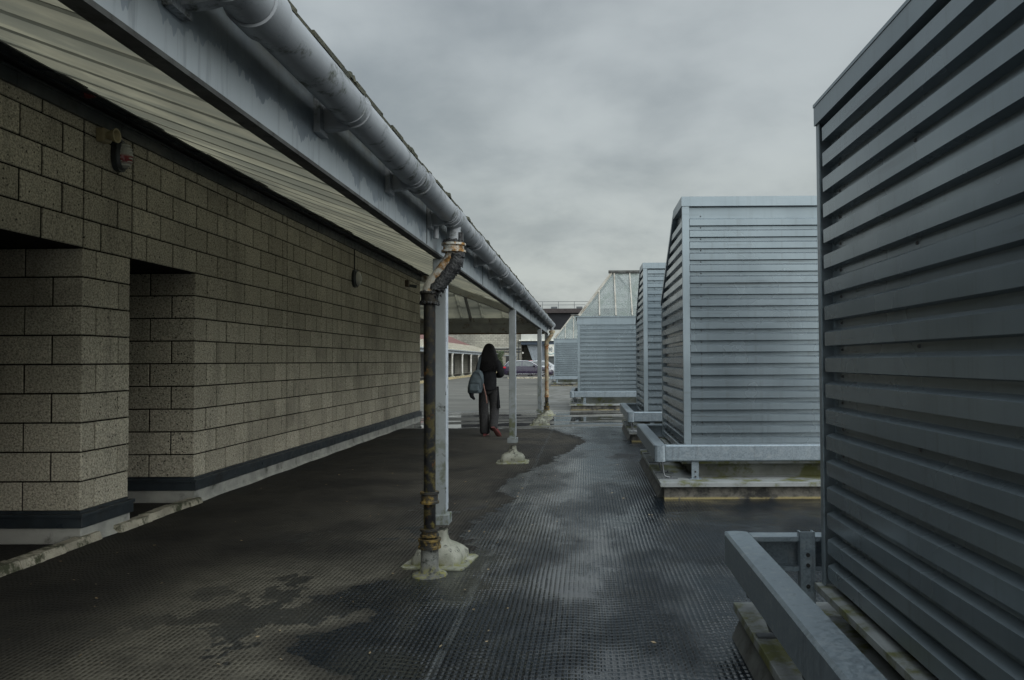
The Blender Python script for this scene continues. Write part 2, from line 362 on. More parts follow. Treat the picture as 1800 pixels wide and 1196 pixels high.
    deck = t.mix(pud, deck, (.04, .042, .042))
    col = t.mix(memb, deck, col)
    seam = t.ramp(t.math('ABSOLUTE', t.math('SUBTRACT', y, 14.43)), .02, .008)
    seam = t.math('MULTIPLY', seam, t.ramp(x, -.7, -.9)); col = t.mix(t.math('MULTIPLY', seam, .5), col, (.14, .14, .13))
    lap = t.math('ABSOLUTE', t.math('SUBTRACT', t.math('ADD', x, t.math('MULTIPLY', nz, .10)), -.69)); lapm = t.math('MULTIPLY', t.ramp(lap, .03, .008), memb)
    col = t.mix(t.math('MULTIPLY', lapm, t.ramp(t.noise(v, 6, 5, .7), .4, .6, .1, .55)), col, (.07, .077, .08))
    FILL = t.math('MULTIPLY', wet, t.ramp(t.noise(t.coord((1.1, .55, 1), (2, 7, 0)), 1.15, 6, .55), .44, .60))
    t.put(p.inputs['Base Color'], col)
    rw = t.ramp(t.noise(v, 2.3, 5, .6), .42, .58, .03, .13)
    rr = t.mixf(wet, t.ramp(blot, .3, .7, .6, .9), t.mixf(FILL, t.math('ADD', rw, .14), rw))
    rd = t.mixf(pud, .55, .03)
    t.put(p.inputs['Roughness'], t.mixf(memb, rd, rr))
    # bumps: tread fades where standing water fills it
    fill = FILL
    xx_ = t.math('MULTIPLY', wet, t.ramp(t.noise(t.coord((1, .7, 1), (2, 7, 0)), 1.3, 5, .55), .46, .62))
    bs = t.math('MULTIPLY', t.mixf(fill, 1.0, .25), memb)
    b0 = t.bump(t.math('MULTIPLY', t.noise(v, 2.5, 4, .6), t.mixf(memb, t.math('SUBTRACT', 1.0, pud), 1.0)), .22, .05)
    b1 = t.bump(tread, t.math('MULTIPLY', bs, 1.0), .008, b0)
    b2 = t.bump(t.noise(v, 90, 4, .7), t.math('MULTIPLY', t.mixf(wet, .5, .12), t.mixf(pud, 1.0, 0.0)), .003, b1)
    t.put(p.inputs['Normal'], b2)
    t.put(p.inputs['Specular IOR Level'], t.mixf(wet, .10, t.mixf(FILL, .18, 1.0)))
    return m
g = MB(); g.quad((-400, -120, 0), (400, -120, 0), (400, 600, 0), (-400, 600, 0))
tag(g.build('ground', mat_ground(), recalc=False), kind='structure')

# ------------------------------------------------------------------ block building on the left
WX = -3.88; YE = 18.6; YN = -2.0; CZ = .25; CH = .225; TOP = CZ+CH*14
bld = thing('block_building', (WX, 8, 0), 'long rough concrete block building under the canopy with two deep door recesses', 'building')
breaks = [YN, 4.95-.0, 6.10, 6.76, 10.3, 12.15, YE]
def joints(k, a, b):
    js = [a]
    for i in range(len(breaks)-1):
        s, e = breaks[i], breaks[i+1]
        q = s + (.225 if k % 2 else .45)
        while q < e-.09:
            js.append(q); q += .45
        js.append(e)
    js = sorted(set(round(q, 3) for q in js if a < q < b) | {a, b})
    out = [js[0]]
    for q in js[1:]:
        if q-out[-1] > .07 or q == b: out.append(q)
    return out
def blocks(mb, fr, a, b, k0, k1, jf, g=.012):
    """fr(u, n, z) -> point; n is distance out of the mortar plane"""
    for k in range(k0, k1):
        js = jf(k); z0 = CZ+k*CH+g/2; z1 = z0+CH-g
        for i in range(len(js)-1):
            u0_, u1_ = js[i], js[i+1]; gv = .023 if k1 > 9 or len(js) > 6 else .014
            l = u0_+gv/2 if i else u0_; r = u1_-gv/2 if i < len(js)-2 else u1_
            n = .012+random.uniform(-.002, .003); ch = .005; c = random.random()
            vs = [fr(l, 0, z0), fr(r, 0, z0), fr(r, 0, z1), fr(l, 0, z1), fr(l, n-ch, z0), fr(r, n-ch, z0), fr(r, n-ch, z1), fr(l, n-ch, z1),
                  fr(l+ch, n, z0+ch), fr(r-ch, n, z0+ch), fr(r-ch, n, z1-ch), fr(l+ch, n, z1-ch)]
            mb.add(vs, [(0, 1, 5, 4), (1, 2, 6, 5), (2, 3, 7, 6), (3, 0, 4, 7), (4, 5, 9, 8), (5, 6, 10, 9), (6, 7, 11, 10), (7, 4, 8, 11), (8, 9, 10, 11)], 0, c)
wb = MB()
side = lambda u, n, z: (WX-.009+n, u, z)
blocks(wb, side, YN, YE, 9, 14, lambda k: joints(k, YN, YE))
blocks(wb, side, YN, 4.95, 0, 9, lambda k: joints(k, YN, 4.95))
blocks(wb, side, 6.10, 6.73, 0, 9, lambda k: [6.10, 6.10+(.17 if k % 2 == 0 else .47), 6.73])
blocks(wb, side, 7.87, YE, 0, 9, lambda k: joints(k, 7.87, YE))
def jamb(y, sgn, depth=1.3):
    fr = lambda u, n, z: (WX-u, y+sgn*(n-.009), z)
    blocks(wb, fr, 0, depth, 0, 9, lambda k: [0, .235, .665, 1.095, depth] if k % 2 else [0, .45, .88, depth])
for yy in (6.10, 7.87): jamb(yy, -1)
for yy in (4.95, 6.73): jamb(yy, 1)
blocks(wb, lambda u, n, z: (WX-u, YE+n-.009, z), 0, 9, 0, 14, lambda k: [0]+[.45*i+(.225 if k % 2 else 0)+.2 for i in range(19)]+[9])
wb.build('wall', M['block'], bld, attr=True)
core = MB(); a = WX-.009; h0 = CZ; LT = CZ+9*CH
core.box(a-9, a, YN, YE-.009, LT+.0, TOP)
core.box(a-9, a, YN, 4.95-.0-.009, h0, LT); core.box(a-1.3, a, 6.109, 6.721, h0, LT); core.box(a-9, a, 7.879, YE-.009, h0, LT)
core.build('wall_core', M['mortar'], bld)
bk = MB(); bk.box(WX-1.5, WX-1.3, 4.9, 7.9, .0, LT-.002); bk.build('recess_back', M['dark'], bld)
pl = MB(); fl = MB()
def plinth(x0, x1, y0, y1):
    pl.box(x0, x1, y0, y1, 0, .13); fl.box(x0-.028, x1+.028, y0-.028, y1+.028, .205, .232); fl.box(x0-.018, x1+.018, y0-.018, y1+.018, .125, .207)
    fl.box(x0+.01, x1-.01, y0+.01, y1-.01, .23, .252)
plinth(WX-1.29, WX+.015, 6.085, 6.745); plinth(WX-9, WX+.015, 7.855, YE+.015); plinth(WX-9, WX+.015, YN, 4.965)
pl.build('plinth', M['render'], bld, bevel=.008); fl.build('base_flashing', M['flash'], bld, bevel=.003)
# sloped fillet + threshold kerb
kb = MB(); kf = MB()
pts = [i*.23+YN for i in range(int((YE-YN)/.23)+1)]
wasopn = None
for i in range(len(pts)-1):
    y0, y1 = pts[i], pts[i+1]; o = random.uniform(-.006, .006); z = .055+random.uniform(-.006, .008)
    opn = (4.95 < y1 and y0 < 6.10) or (6.73 < y1 and y0 < 7.87)
    e0 = WX+.075+.012*math.sin(y0*5); e1 = WX+.075+.012*math.sin(y1*5)
    if opn != wasopn:
        if kb.v: kb.build('kerb', M['kerb'], bld)
        if kf.v: kf.build('plinth_fillet', M['render'], bld)
        kb, kf = MB(), MB(); wasopn = opn
    if opn: kb.prism([(WX-.06, 0), (e0, 0), (e0-.02, z), (WX-.04, z)], 'y', y0, y1+.001)
    else: kf.add([(WX+.016, y0, .03), (WX+.016, y1, .03), (e1-.035, y1, .0), (e0-.035, y0, .0)], [(0, 3, 2, 1)])
if kf.v: kf.build('plinth_fillet', M['render'], bld)
# dark eaves flashing, tray and shadow gap
ev = MB(); ev.box(WX+.0, WX+.03, YN, YE+.03, 3.27, 3.37); ev.box(WX, WX+.045, YN, YE+.045, 3.365, 3.38)
yy = YN
while yy < YE: ev.box(WX+.03, WX+.034, yy, yy+.05, 3.272, 3.364); yy += 1.22
ev.build('eaves_flashing', M['flash'], bld, bevel=.002)
ct = MB(); ct.box(WX+.002, WX+.09, YN, YE, 3.395, 3.43); ct.tube([(WX+.07, YN, 3.455), (WX+.07, YE, 3.455)], .014, 8); ct.box(WX-.009, WX+.02, YN, YE, 3.381, TOP)
ct.build('cable_tray', M['black'], bld)
cf = MB(); cf.box(WX-9, WX-.1, YN, YE-.1, TOP, TOP+.35); cf.build('roof', M['flash'], bld)

def blob_ring(name, cx, parent=None): pass
# wall fittings
def bulkhead(y, z, w_, h_, label, red=False, n=20):
    o = thing('bulkhead_light', (WX, y, z), label, 'light')
    def oval(sw, sh, d0, d1, taper=1.0):
        b = MB(); v = []
        for d, tp in ((d0, 1), (d1, taper)):
            for k in range(n):
                an = 2*math.pi*k/n; cc = math.cos(an); ss = math.sin(an)
                zz = ss*sh*tp; q = abs(cc)**.7*(1 if cc > 0 else -1)*sw*tp
                v.append((WX+d, y+q, z+zz))
        b.add(v, [(k, (k+1) % n, n+(k+1) % n, n+k) for k in range(n)]+[tuple(range(n, 2*n)), tuple(range(n-1, -1, -1))]); return b
    oval(w_, h_, 0, .045).build('backplate', M['flash'], o, True)
    oval(w_*.9, h_*.9, .045, .07, .92).build('rim', M['steel'], o, True)
    b = MB(); v = []; rings = 6
    for i in range(rings+1):
        q = i/rings*math.pi/2; rr = math.cos(q); dd = math.sin(q)
        for k in range(n): an = 2*math.pi*k/n; v.append((WX+.07+.06*dd, y+math.cos(an)*w_*.78*max(rr, .02), z+math.sin(an)*h_*.78*max(rr, .02)))
    b.add(v, [(i*n+k, i*n+(k+1) % n, (i+1)*n+(k+1) % n, (i+1)*n+k) for i in range(rings) for k in range(n)])
    b.build('diffuser', M['lampred'] if red else M['whitepaint'], o, True)
    if red:
        for i in range(-3, 4):
            zz = z+i*h_*.2; ww = w_*.75*math.sqrt(max(.05, 1-(i*.2/.85)**2)); g_ = MB()
            g_.tube([(WX+.07+.064*math.sin(math.pi*j/8)*math.sqrt(max(.1, 1-(i*.24)**2)), y-ww+2*ww*j/8, zz) for j in range(9)], .005, 6); g_.build('cage_bar', M['whitepaint'], o, True)
    return o
m, t, p = newmat('red_lamp_glass'); v = t.coord(); z = t.sep(v)
t.put(p.inputs['Base Color'], t.mix(t.math('MULTIPLY', t.ramp(z[2], .01, -.02), t.ramp(z[2], -.075, -.05)), (.36, .36, .33), (.20, .015, .02))); p.inputs['Roughness'].default_value = .25
M['lampred'] = m
bulkhead(6.52, 3.10, .085, .135, 'oval caged bulkhead light with red centre high on the block wall', True)
bulkhead(13.27, 2.78, .15, .15, 'plain pale round bulkhead light halfway along the block wall')
sr = thing('wall_siren', (WX, 6.31, 3.2), 'small cream siren horn beside the caged bulkhead light', 'siren')
m_cream = simple('cream_plastic', (.36, .31, .18), (.26, .22, .13), rough=.5)
b = MB(); b.box(WX, WX+.07, 6.235, 6.335, 3.145, 3.255); b.build('housing', m_cream, sr, bevel=.012)
b = MB(); n = 20; prof = [(.03, .07), (.04, .10), (.055, .135), (.058, .145), (.046, .143), (.03, .11), (.004, .10)]
vs = [(WX+d_, 6.285+math.cos(2*math.pi*k/n)*r_, 3.2+math.sin(2*math.pi*k/n)*r_) for r_, d_ in prof for k in range(n)]
b.add(vs, [(i*n+k, i*n+(k+1) % n, (i+1)*n+(k+1) % n, (i+1)*n+k) for i in range(len(prof)-1) for k in range(n)]); b.build('horn', m_cream, sr, True)
o = thing('alarm_beacon', (WX+.05, 5.95, 3.44), 'dark red alarm beacon tucked under the eaves of the block wall', 'beacon')
b = MB(); b.tube([(WX+.10, 5.95, 3.44), (WX+.13, 5.95, 3.44), (WX+.17, 5.95, 3.44), (WX+.18, 5.95, 3.44)], [.05, .05, .042, .02], 16); b.build('lens', simple('red_plastic', (.12, .005, .01), rough=.3), o, True)
b = MB(); b.box(WX+.03, WX+.10, 5.89, 6.01, 3.385, 3.495); b.build('base', M['black'], o)
o = thing('wall_sensor', (WX, 17.1, 3.08), 'small brown sensor box near the far end of the block wall', 'sensor')
b = MB(); b.box(WX, WX+.08, 17.02, 17.14, 3.0, 3.14); b.build('box', simple('brown_box', (.09, .065, .05), rough=.6), o, bevel=.01)
b = MB(); b.tube([(WX+.08, 17.3, 3.04), (WX+.2, 17.3, 3.02)], .035, 12); b.box(WX, WX+.08, 17.27, 17.33, 3.01, 3.07); b.build('lens_barrel', M['steel'], o, True)
o = MB(); o.tube([(WX+.012, 13.27, 2.93), (WX+.012, 13.27, 3.27)], .009, 8); tag(o.build('conduit', M['black'], None), 'thin black conduit running up from the plain round bulkhead light', 'conduit')

# ------------------------------------------------------------------ canopy
XE = -.86; ZE = 2.405; SL = (3.50-ZE)/(XE-WX); YB = 20.75
can = thing('walkway_canopy', (-1.0, 8, 0), 'long lean-to walkway canopy of translucent sheets on grey steel posts', 'canopy')
zroof = lambda x: ZE+(XE-x)*SL
def yhip(x): return YB+(x-XE)/(WX-XE)*(YE-YB) if x > WX else YE
def xhip(y): return WX if y <= YE else XE+(y-YB)/(YE-YB)*(WX-XE)
rf = MB()
prof = [(0, 0), (.12, -.008), (.30, -.008), (.44, 0), (.450, .034), (.505, .036), (.512, .010), (.525, .012), (.54, 0)]; PT = .54
ys = []; y = YN
while y < YB-.02:
    for dy, dz in prof[:-1]: ys.append((y+dy, dz))
    y += PT
ys = [q for q in ys if q[0] < YB-.01]
NX = 6
vs = []
for yy, dz in ys:
    xe = xhip(yy)
    for i in range(NX+1):
        x = XE+(xe-XE)*i/NX; vs.append((x, yy, zroof(x)+dz-.012*math.sin(i/NX*math.pi)))
rf.add(vs, [(j*(NX+1)+i, j*(NX+1)+i+1, (j+1)*(NX+1)+i+1, (j+1)*(NX+1)+i) for j in range(len(ys)-1) for i in range(NX)])
rf.build('roof_sheeting', M['grp'], can, recalc=False)
rf = MB(); xs = []; x = -8.0
while x < XE-.03:
    for dy, dz in prof[:-1]: xs.append((x+dy, dz))
    x += PT
xs = [q for q in xs if q[0] < XE-.02]; vs = []
ES = (3.5-ZE)/(YB-YE)
for x, dz in xs:
    yh = yhip(x)
    for i in range(NX+1):
        yy = YB+(yh-YB)*i/NX; vs.append((x, yy, ZE+(YB-yy)*ES+dz))
rf.add(vs, [(j*(NX+1)+i, j*(NX+1)+i+1, (j+1)*(NX+1)+i+1, (j+1)*(NX+1)+i) for j in range(len(xs)-1) for i in range(NX)])
rf.build('roof_sheeting', M['grp'], can, recalc=False)
bm_ = MB()
bm_.box(-1.02, -.987, YN, 20.62, 2.11, 2.385)
seams = [.9, 4.92, 7.6, 10.9, 14.2, 17.4]
for s_ in seams: bm_.box(-.988, -.984, s_, s_+.012, 2.115, 2.38, 1)
bm_.build('edge_beam', [M['beam'], M['flange']], can)
fl = MB(); fl.box(-1.036, -.985, YN, 20.62, 2.095, 2.109); fl.box(-1.036, -.985, YN, 20.62, 2.386, 2.396); fl.build('beam_flange', M['flange'], can)
eb = MB(); eb.box(-8, -1.04, 20.52, 20.60, 2.11, 2.36); eb.box(-8, -1.06, 20.49, 20.63, 2.36, 2.375); eb.box(-8, -1.06, 20.53, 20.57, 2.376, 2.50); eb.build('end_beam', M['lintrust'], can)
ef = MB(); ef.box(-8, -1.062, 20.49, 20.62, 2.085, 2.109); ef.build('end_beam_flange', mat_rusty('rusty_flange', (.05, .045, .04), (.1, .07, .04), (.16, .08, .02), .3, .5, scale=4), can)
hr = MB(); hr.bar((-1.0, 20.6, 2.33), (WX, 18.65, 3.37), .09, .15); hr.build('hip_rafter', M['lintrust'], can)
for x in (-2.96, -1.75, -4.3, -5.6):
    r_ = MB(); yh = yhip(x); r_.bar((x, 20.5, 2.40+.05), (x, yh+.05, 2.40+(20.6-yh)*ES), .06, .08); r_.build('rafter', M['lintrust'], can)
wp = MB(); wp.box(WX+.02, WX+.11, YN, YE, 3.40, 3.455)
wp.build('wall_plate', M['flash'], can)
y = YN; k = 0
while y < YE-.3:
    cl_ = MB(); e = .20+.07*random.random(); cl_.prism([(WX+.02, 3.44), (WX+e, zroof(WX+e)-.025), (WX+e, zroof(WX+e)-.016), (WX+.02, 3.48)], 'y', y, y+1.07)
    cl_.prism([(WX+.02, 3.43), (WX+e+.07, zroof(WX+e+.07)-.03), (WX+e+.07, zroof(WX+e+.07)-.022), (WX+.02, 3.44)], 'y', y+.9, y+1.16)
    cl_.build('closer_flashing', M['flash'], can); y += 1.08; k += 1
# moss + ragged edge along the eaves
ed = MB(); y = YN
while y < YB:
    L = random.uniform(.1, .3); ed.box(XE-.03, XE+.012+random.uniform(-.004, .006), y, y+L, ZE-.002-random.uniform(0, .004), ZE+.012+random.uniform(0, .006)); y += L
ed.build('eaves_trim', M['moss'], can)
for i in range(17):
    yy = 1.9+1.0*i+random.uniform(-.12, .12)
    ms = MB(); nn = 9; x0_, z0_ = XE+.006, ZE+.012; L_ = random.uniform(.03, .08); H_ = random.uniform(.012, .030); vs = []
    for a_ in range(nn+1):
        f_ = a_/nn; hh = H_*math.sin(math.pi*f_)**.5*random.uniform(.6, 1.1)+.002; ww = .03*random.uniform(.7, 1.1); y_ = yy+L_*(f_-.5)*2
        vs += [(x0_-ww, y_, z0_-.01), (x0_-ww*.6, y_, z0_+hh), (x0_+ww*.3, y_, z0_+hh*.8), (x0_+ww*.5, y_, z0_-.01)]
    ms.add(vs, [(k_*4+q_, k_*4+(q_+1) % 4, k_*4+4+(q_+1) % 4, k_*4+4+q_) for k_ in range(nn) for q_ in range(4)]+[(0, 1, 2, 3), tuple(nn*4+q_ for q_ in range(4))])
    ms.build('moss_clump', M['moss'], can)
# gutter
GX, GZ, GR = -.862, 2.318, .064
def halfpipe(mb, x, z, r, y0, y1, th=.004, n=18, a0=-8, a1=188):
    sec = [(x+r*math.cos(R(-(a0+(a1-a0)*k/n))), z+r*math.sin(R(-(a0+(a1-a0)*k/n)))) for k in range(n+1)]
    sec2 = [(x+(r-th)*math.cos(R(-(a0+(a1-a0)*k/n))), z+(r-th)*math.sin(R(-(a0+(a1-a0)*k/n)))) for k in range(n, -1, -1)]
    mb.prism(sec+sec2, 'y', y0, y1)
gt = MB(); y = YN
while y < YB+.05:
    y1 = min(y+2.06, YB+.06); halfpipe(gt, GX, GZ, GR, y, y1-.001, a0=-35, a1=200); y = y1
gut = gt.build('gutter', M['gutter'], can, True)
ec = MB(); ec.tube([(GX, YB+.06, GZ-.01), (GX, YB+.075, GZ-.01)], GR, 20); ec.build('end_cap', M['gutter'], gut, True)
i = 0; y = .85
while y < 20.6:
    b = MB(); halfpipe(b, GX, GZ, GR+.006, y, y+.022, .006, a0=-40, a1=200); halfpipe(b, GX, GZ, GR+.004, y-.05, y-.044, .004, a0=-30)
    b.prism([(-.987, GZ-.085), (-.905, GZ-.075), (GX-.01, GZ-.066), (-.93, GZ-.01), (-.987, GZ+.03)], 'y', y-.012, y+.03)
    b.box(-.986, -.962, y-.055, y+.04, GZ-.10, GZ+.035)
    b.build('gutter_bracket', M['gutter'], gut, True)
    if i % 2 == 1:
        u = MB(); halfpipe(u, GX, GZ, GR+.009, y+.14, y+.24, .008, a0=-38, a1=200); u.build('gutter_union', M['gutter'], gut, True)
    y += 1.035; i += 1
for yy in (5.2, 20.25):
    b = MB(); b.tube([(GX, yy, GZ-.04), (GX, yy, GZ-.15)], [.048, .042], 16); halfpipe(b, GX, GZ, GR+.008, yy-.12, yy+.12, .007, a0=-36, a1=200); b.tube([(-.955, yy-.13, GZ-.15), (-.955, yy-.13, GZ-.02)], .018, 8); b.build('gutter_outlet', M['gutter'], gut, True)
# posts
def mound(cx, cy, s, rot, h0, h1, sup=.45):
    b = MB(); n = 36; rings = [(.50, 0), (.50, .012), (.47, .017), (.38, .022), (.37, .08), (.335, .125), (.26, .155), (.17, .175), (.125, .20), (.112, .24), (.108, .29)]
    vs = []
    for i_, (r_, z) in enumerate(rings):
        for k in range(n):
            a_ = 2*math.pi*k/n; e = .12 if z < .02 else (.22 if z < .10 else .6)
            c_, s_ = math.cos(a_), math.sin(a_); sq = (abs(c_)**(2/e)+abs(s_)**(2/e))**(-e/2)
            x = c_*sq*r_*s+random.uniform(-.0012, .0012)*(z > .02); y = s_*sq*r_*s+random.uniform(-.0012, .0012)*(z > .02)
            vs.append((cx+x*math.cos(rot)-y*math.sin(rot), cy+x*math.sin(rot)+y*math.cos(rot), z*h1+.004*math.sin(k*1.3+i_*2)*(z > .02)))
    b.add(vs, [(i*n+k, i*n+(k+1) % n, (i+1)*n+(k+1) % n, (i+1)*n+k) for i in range(len(rings)-1) for k in range(n)]+[tuple(range(len(rings)*n-n, len(rings)*n))])
    return b
for (py, rot) in ((5.52, -.12), (10.95, .03), (17.35, .05), (20.45, 0)):
    b = MB(); x0, x1 = -1.055, -.967; b.box(x0, x1, py-.045, py+.045, .26, 2.094)
    pst = b.build('post', M['post'], can, bevel=.005)
    e_ = MB(); e_.box(x1+.0005, x1+.004, py-.0445, py+.0445, .36, 2.092); e_.build('edge_strip', mat_rusty('flaking_paint', (.42, .46, .50), (.36, .40, .44), (.03, .03, .03), .60, .64, rough=.5, scale=18), pst)
    c_ = MB(); c_.box(x0-.025, x1+.025, py-.07, py+.07, .265, .335); c_.build('post_collar', M['post'], pst, bevel=.004)
    mound(-1.01, py, .44, rot, 0, .78).build('post_base', M['mound'], pst, True)

# cast iron rainwater pipe
def bend_pts(yy, x0=GX, z0=2.10, x1=-1.02, z1=1.82):
    ps = [(x0, z0+.06), (x0, z0+.0), (x0-.012, z0-.05), (x0-.045, z0-.095), (x1+.06, z1+.115), (x1+.02, z1+.07), (x1, z1+.02), (x1, z1-.06)]
    out = []
    for i in range(len(ps)-1):
        for k in range(4): f_ = k/4; out.append((ps[i][0]*(1-f_)+ps[i+1][0]*f_, yy, ps[i][1]*(1-f_)+ps[i+1][1]*f_))
    out.append((ps[-1][0], yy, ps[-1][1]))
    for _ in range(3): out = [out[0]]+[tuple((out[i-1][k]+2*out[i][k]+out[i+1][k])/4 for k in range(3)) for i in range(1, len(out)-1)]+[out[-1]]
    return out
def ring(x, y, z, r, h, lip=.008):
    b = MB(); b.lathe(x, y, [(r-.012, z-h/2), (r+lip, z-h/2), (r+lip, z-h/2+.014), (r, z-h/2+.018), (r, z+h/2-.018), (r+lip, z+h/2-.014), (r+lip, z+h/2), (r-.012, z+h/2)], 24); return b
py = 5.19; px = -1.02
dp1 = thing('drainpipe', (px, py, 0), 'black cast iron rainwater pipe with rusty orange bend, nearest the camera', 'drainpipe')
b = MB(); b.tube([(px, py, .20), (px, py, 1.0), (px, py, 1.84)], .0385, 24); shaft = b.build('pipe', M['iron'], dp1, True)
b = MB(); b.tube(bend_pts(py), .050, 20); b.build('bend', M['iron_bend'], dp1, True)
# black tarry wrap hanging under the bend
b = MB(); bp = bend_pts(py)[3:22]
for i, q in enumerate(bp): pass
b.tube([(q[0]+.026+.004*math.sin(i*2.1), q[1]-.012, q[2]-.026-.004*math.cos(i*1.7)) for i, q in enumerate(bp)], [.049+.0015*math.sin(i*1.9) for i in range(len(bp))], 18)
for i in range(46):
    q = bp[random.randrange(len(bp))]; a_ = random.uniform(-1.8, .4); b.tube([(q[0]+.026+.044*math.cos(a_), q[1]+random.uniform(-.04, .0), q[2]-.026+.044*math.sin(a_)), (q[0]+.026+.056*math.cos(a_), q[1]+random.uniform(-.04, .0), q[2]-.026+.058*math.sin(a_)-.006)], [.009, .002], 5)
b.build('tar_wrap', M['tar'], dp1, True)
ring(GX, py, 2.125, .068, .06, .012).build('hopper_ring', M['iron_bend'], dp1, True)
b = MB()
for i in range(60):
    a_ = random.uniform(0, 6.28); rr = random.uniform(.03, .065); zz = 2.15+random.uniform(-.005, .03)
    b.tube([(GX+rr*math.cos(a_), py+rr*math.sin(a_), zz-.01), (GX+(rr+random.uniform(-.01, .01))*math.cos(a_+.2), py+rr*math.sin(a_+.2), zz+random.uniform(.0, .012))], [.014, .007], 6)
b.box(GX+.035, GX+.062, py-.02, py+.02, 2.12, 2.225)
b.build('debris_crust', M['tar'], dp1, True)
ring(px, py, 1.80, .056, .075, .008).build('socket', M['iron'], dp1, True)
for i in range(70):
    if i % 35 == 0: b = MB()
    a_ = random.uniform(0, 6.28); zz = (1.765, 1.835)[i//35]+random.uniform(-.006, .006); b.tube([(px+.055*math.cos(a_), py+.055*math.sin(a_), zz), (px+.064*math.cos(a_), py+.064*math.sin(a_), zz+random.uniform(-.012, .002))], [.012, .006], 6)
    if i % 35 == 34: b.build('tar_beads', M['tar'], dp1, True)
ring(px, py, .50, .054, .075, .007).build('collar', M['iron_ring'], dp1, True)
ring(px, py, .275, .052, .05, .009).build('collar', M['iron_ring'], dp1, True)
ring(px, py, .205, .068, .062, .006).build('collar', M['iron_ring'], dp1, True)
b = MB(); b.lathe(px, py, [(.115, 0), (.11, .01), (.072, .022), (.058, .05), (.056, .18)], 24); b.build('concrete_stub', M['stub'], dp1, True)
yy = 20.24; dp2 = thing('drainpipe', (-1.0, yy, 0), 'tan rusty rainwater pipe at the far corner of the canopy', 'drainpipe')
b = MB(); b.tube([(-1.0, yy, .5), (-1.0, yy, 1.84)], .05, 16); b.build('pipe', M['iron_tan'], dp2, True)
b = MB(); b.tube([(-1.0, yy, .12), (-1.0, yy, .5)], .045, 16); b.build('lower_pipe', M['iron'], dp2, True)
b = MB(); b.tube(bend_pts(yy, x1=-1.0), .05, 16); b.build('bend', M['iron_tan'], dp2, True)
ring(GX, yy, 2.13, .075, .06).build('hopper_ring', M['iron_tan'], dp2, True)
ring(-1.0, yy, 1.80, .058, .07).build('socket', M['iron_tan'], dp2, True); ring(-1.0, yy, .5, .058, .06).build('collar', M['iron_tan'], dp2, True); ring(-1.0, yy, .2, .07, .1).build('collar', M['iron_ring'], dp2, True)
b = MB(); b.lathe(-1.0, yy, [(.17, 0), (.15, .02), (.09, .05), (.06, .09), (.055, .14)], 20); b.build('concrete_stub', M['mound'], dp2, True)

# ------------------------------------------------------------------ louvred enclosures
VP_, DP = .12, .041
def ribs(z0, z1, pitch=VP_):
    """profile list of (offset outwards, z) from bottom to top"""
    out = [(0, z0)]; z = z0+.012
    while z+pitch*.86 < z1:
        out += [(0, z+.012), (DP, z+.018), (DP+.001, z+.080), (0, z+.098)]; z += pitch
    out.append((0, z1)); return out
def clad_wall(mb, fr, u0_, u1_, z0, z1, uend=None, ustart=None, seed=0):
    pr = ribs(z0, z1)
    if uend or ustart:     # finer in z so the raked edge reads straight
        pass
    ue = uend or (lambda z: u1_); us = ustart or (lambda z: u0_)
    vs = []
    for n_, z in pr: vs += [fr(us(z), n_, z), fr(ue(z), n_, z)]
    mb.add(vs, [(2*i, 2*i+1, 2*i+3, 2*i+2) for i in range(len(pr)-1)])
    # end caps so the ribs are closed at the trims
    for i in range(1, len(pr)-3):
        if pr[i][0] == 0 and pr[i+1][0] > 0 and i+3 < len(pr):
            for uu in (us, ue): mb.add([fr(uu(pr[j][1]), pr[j][0], pr[j][1]) for j in (i, i+1, i+2, i+3)], [(0, 1, 2, 3)])
    rnd = random.Random(seed); k = 0; z = z0+.012-.002
    while z+VP_*.9 < z1+.05:
        for ss in ([.12, .95, 1.9] if k % 3 == 0 and seed != 1 else [.12]):
            uu = u1_-ss if seed % 2 == 0 else u0_+ss
            if us(z) < uu < ue(z)-.03 and z > z0+.02:
                c0 = [fr(uu+a_*.004, .006, z+b_*.004) for a_, b_ in ((-1, -1), (1, -1), (1, 1), (-1, 1))]; c1 = [fr(uu+a_*.007, .0, z+b_*.007) for a_, b_ in ((-1, -1), (1, -1), (1, 1), (-1, 1))]
                mb.add(c0+c1, [(0, 1, 2, 3), (4, 5, 1, 0), (5, 6, 2, 1), (6, 7, 3, 2), (7, 4, 0, 3)], 1)
        z += VP_; k += 1
CX = 1.06
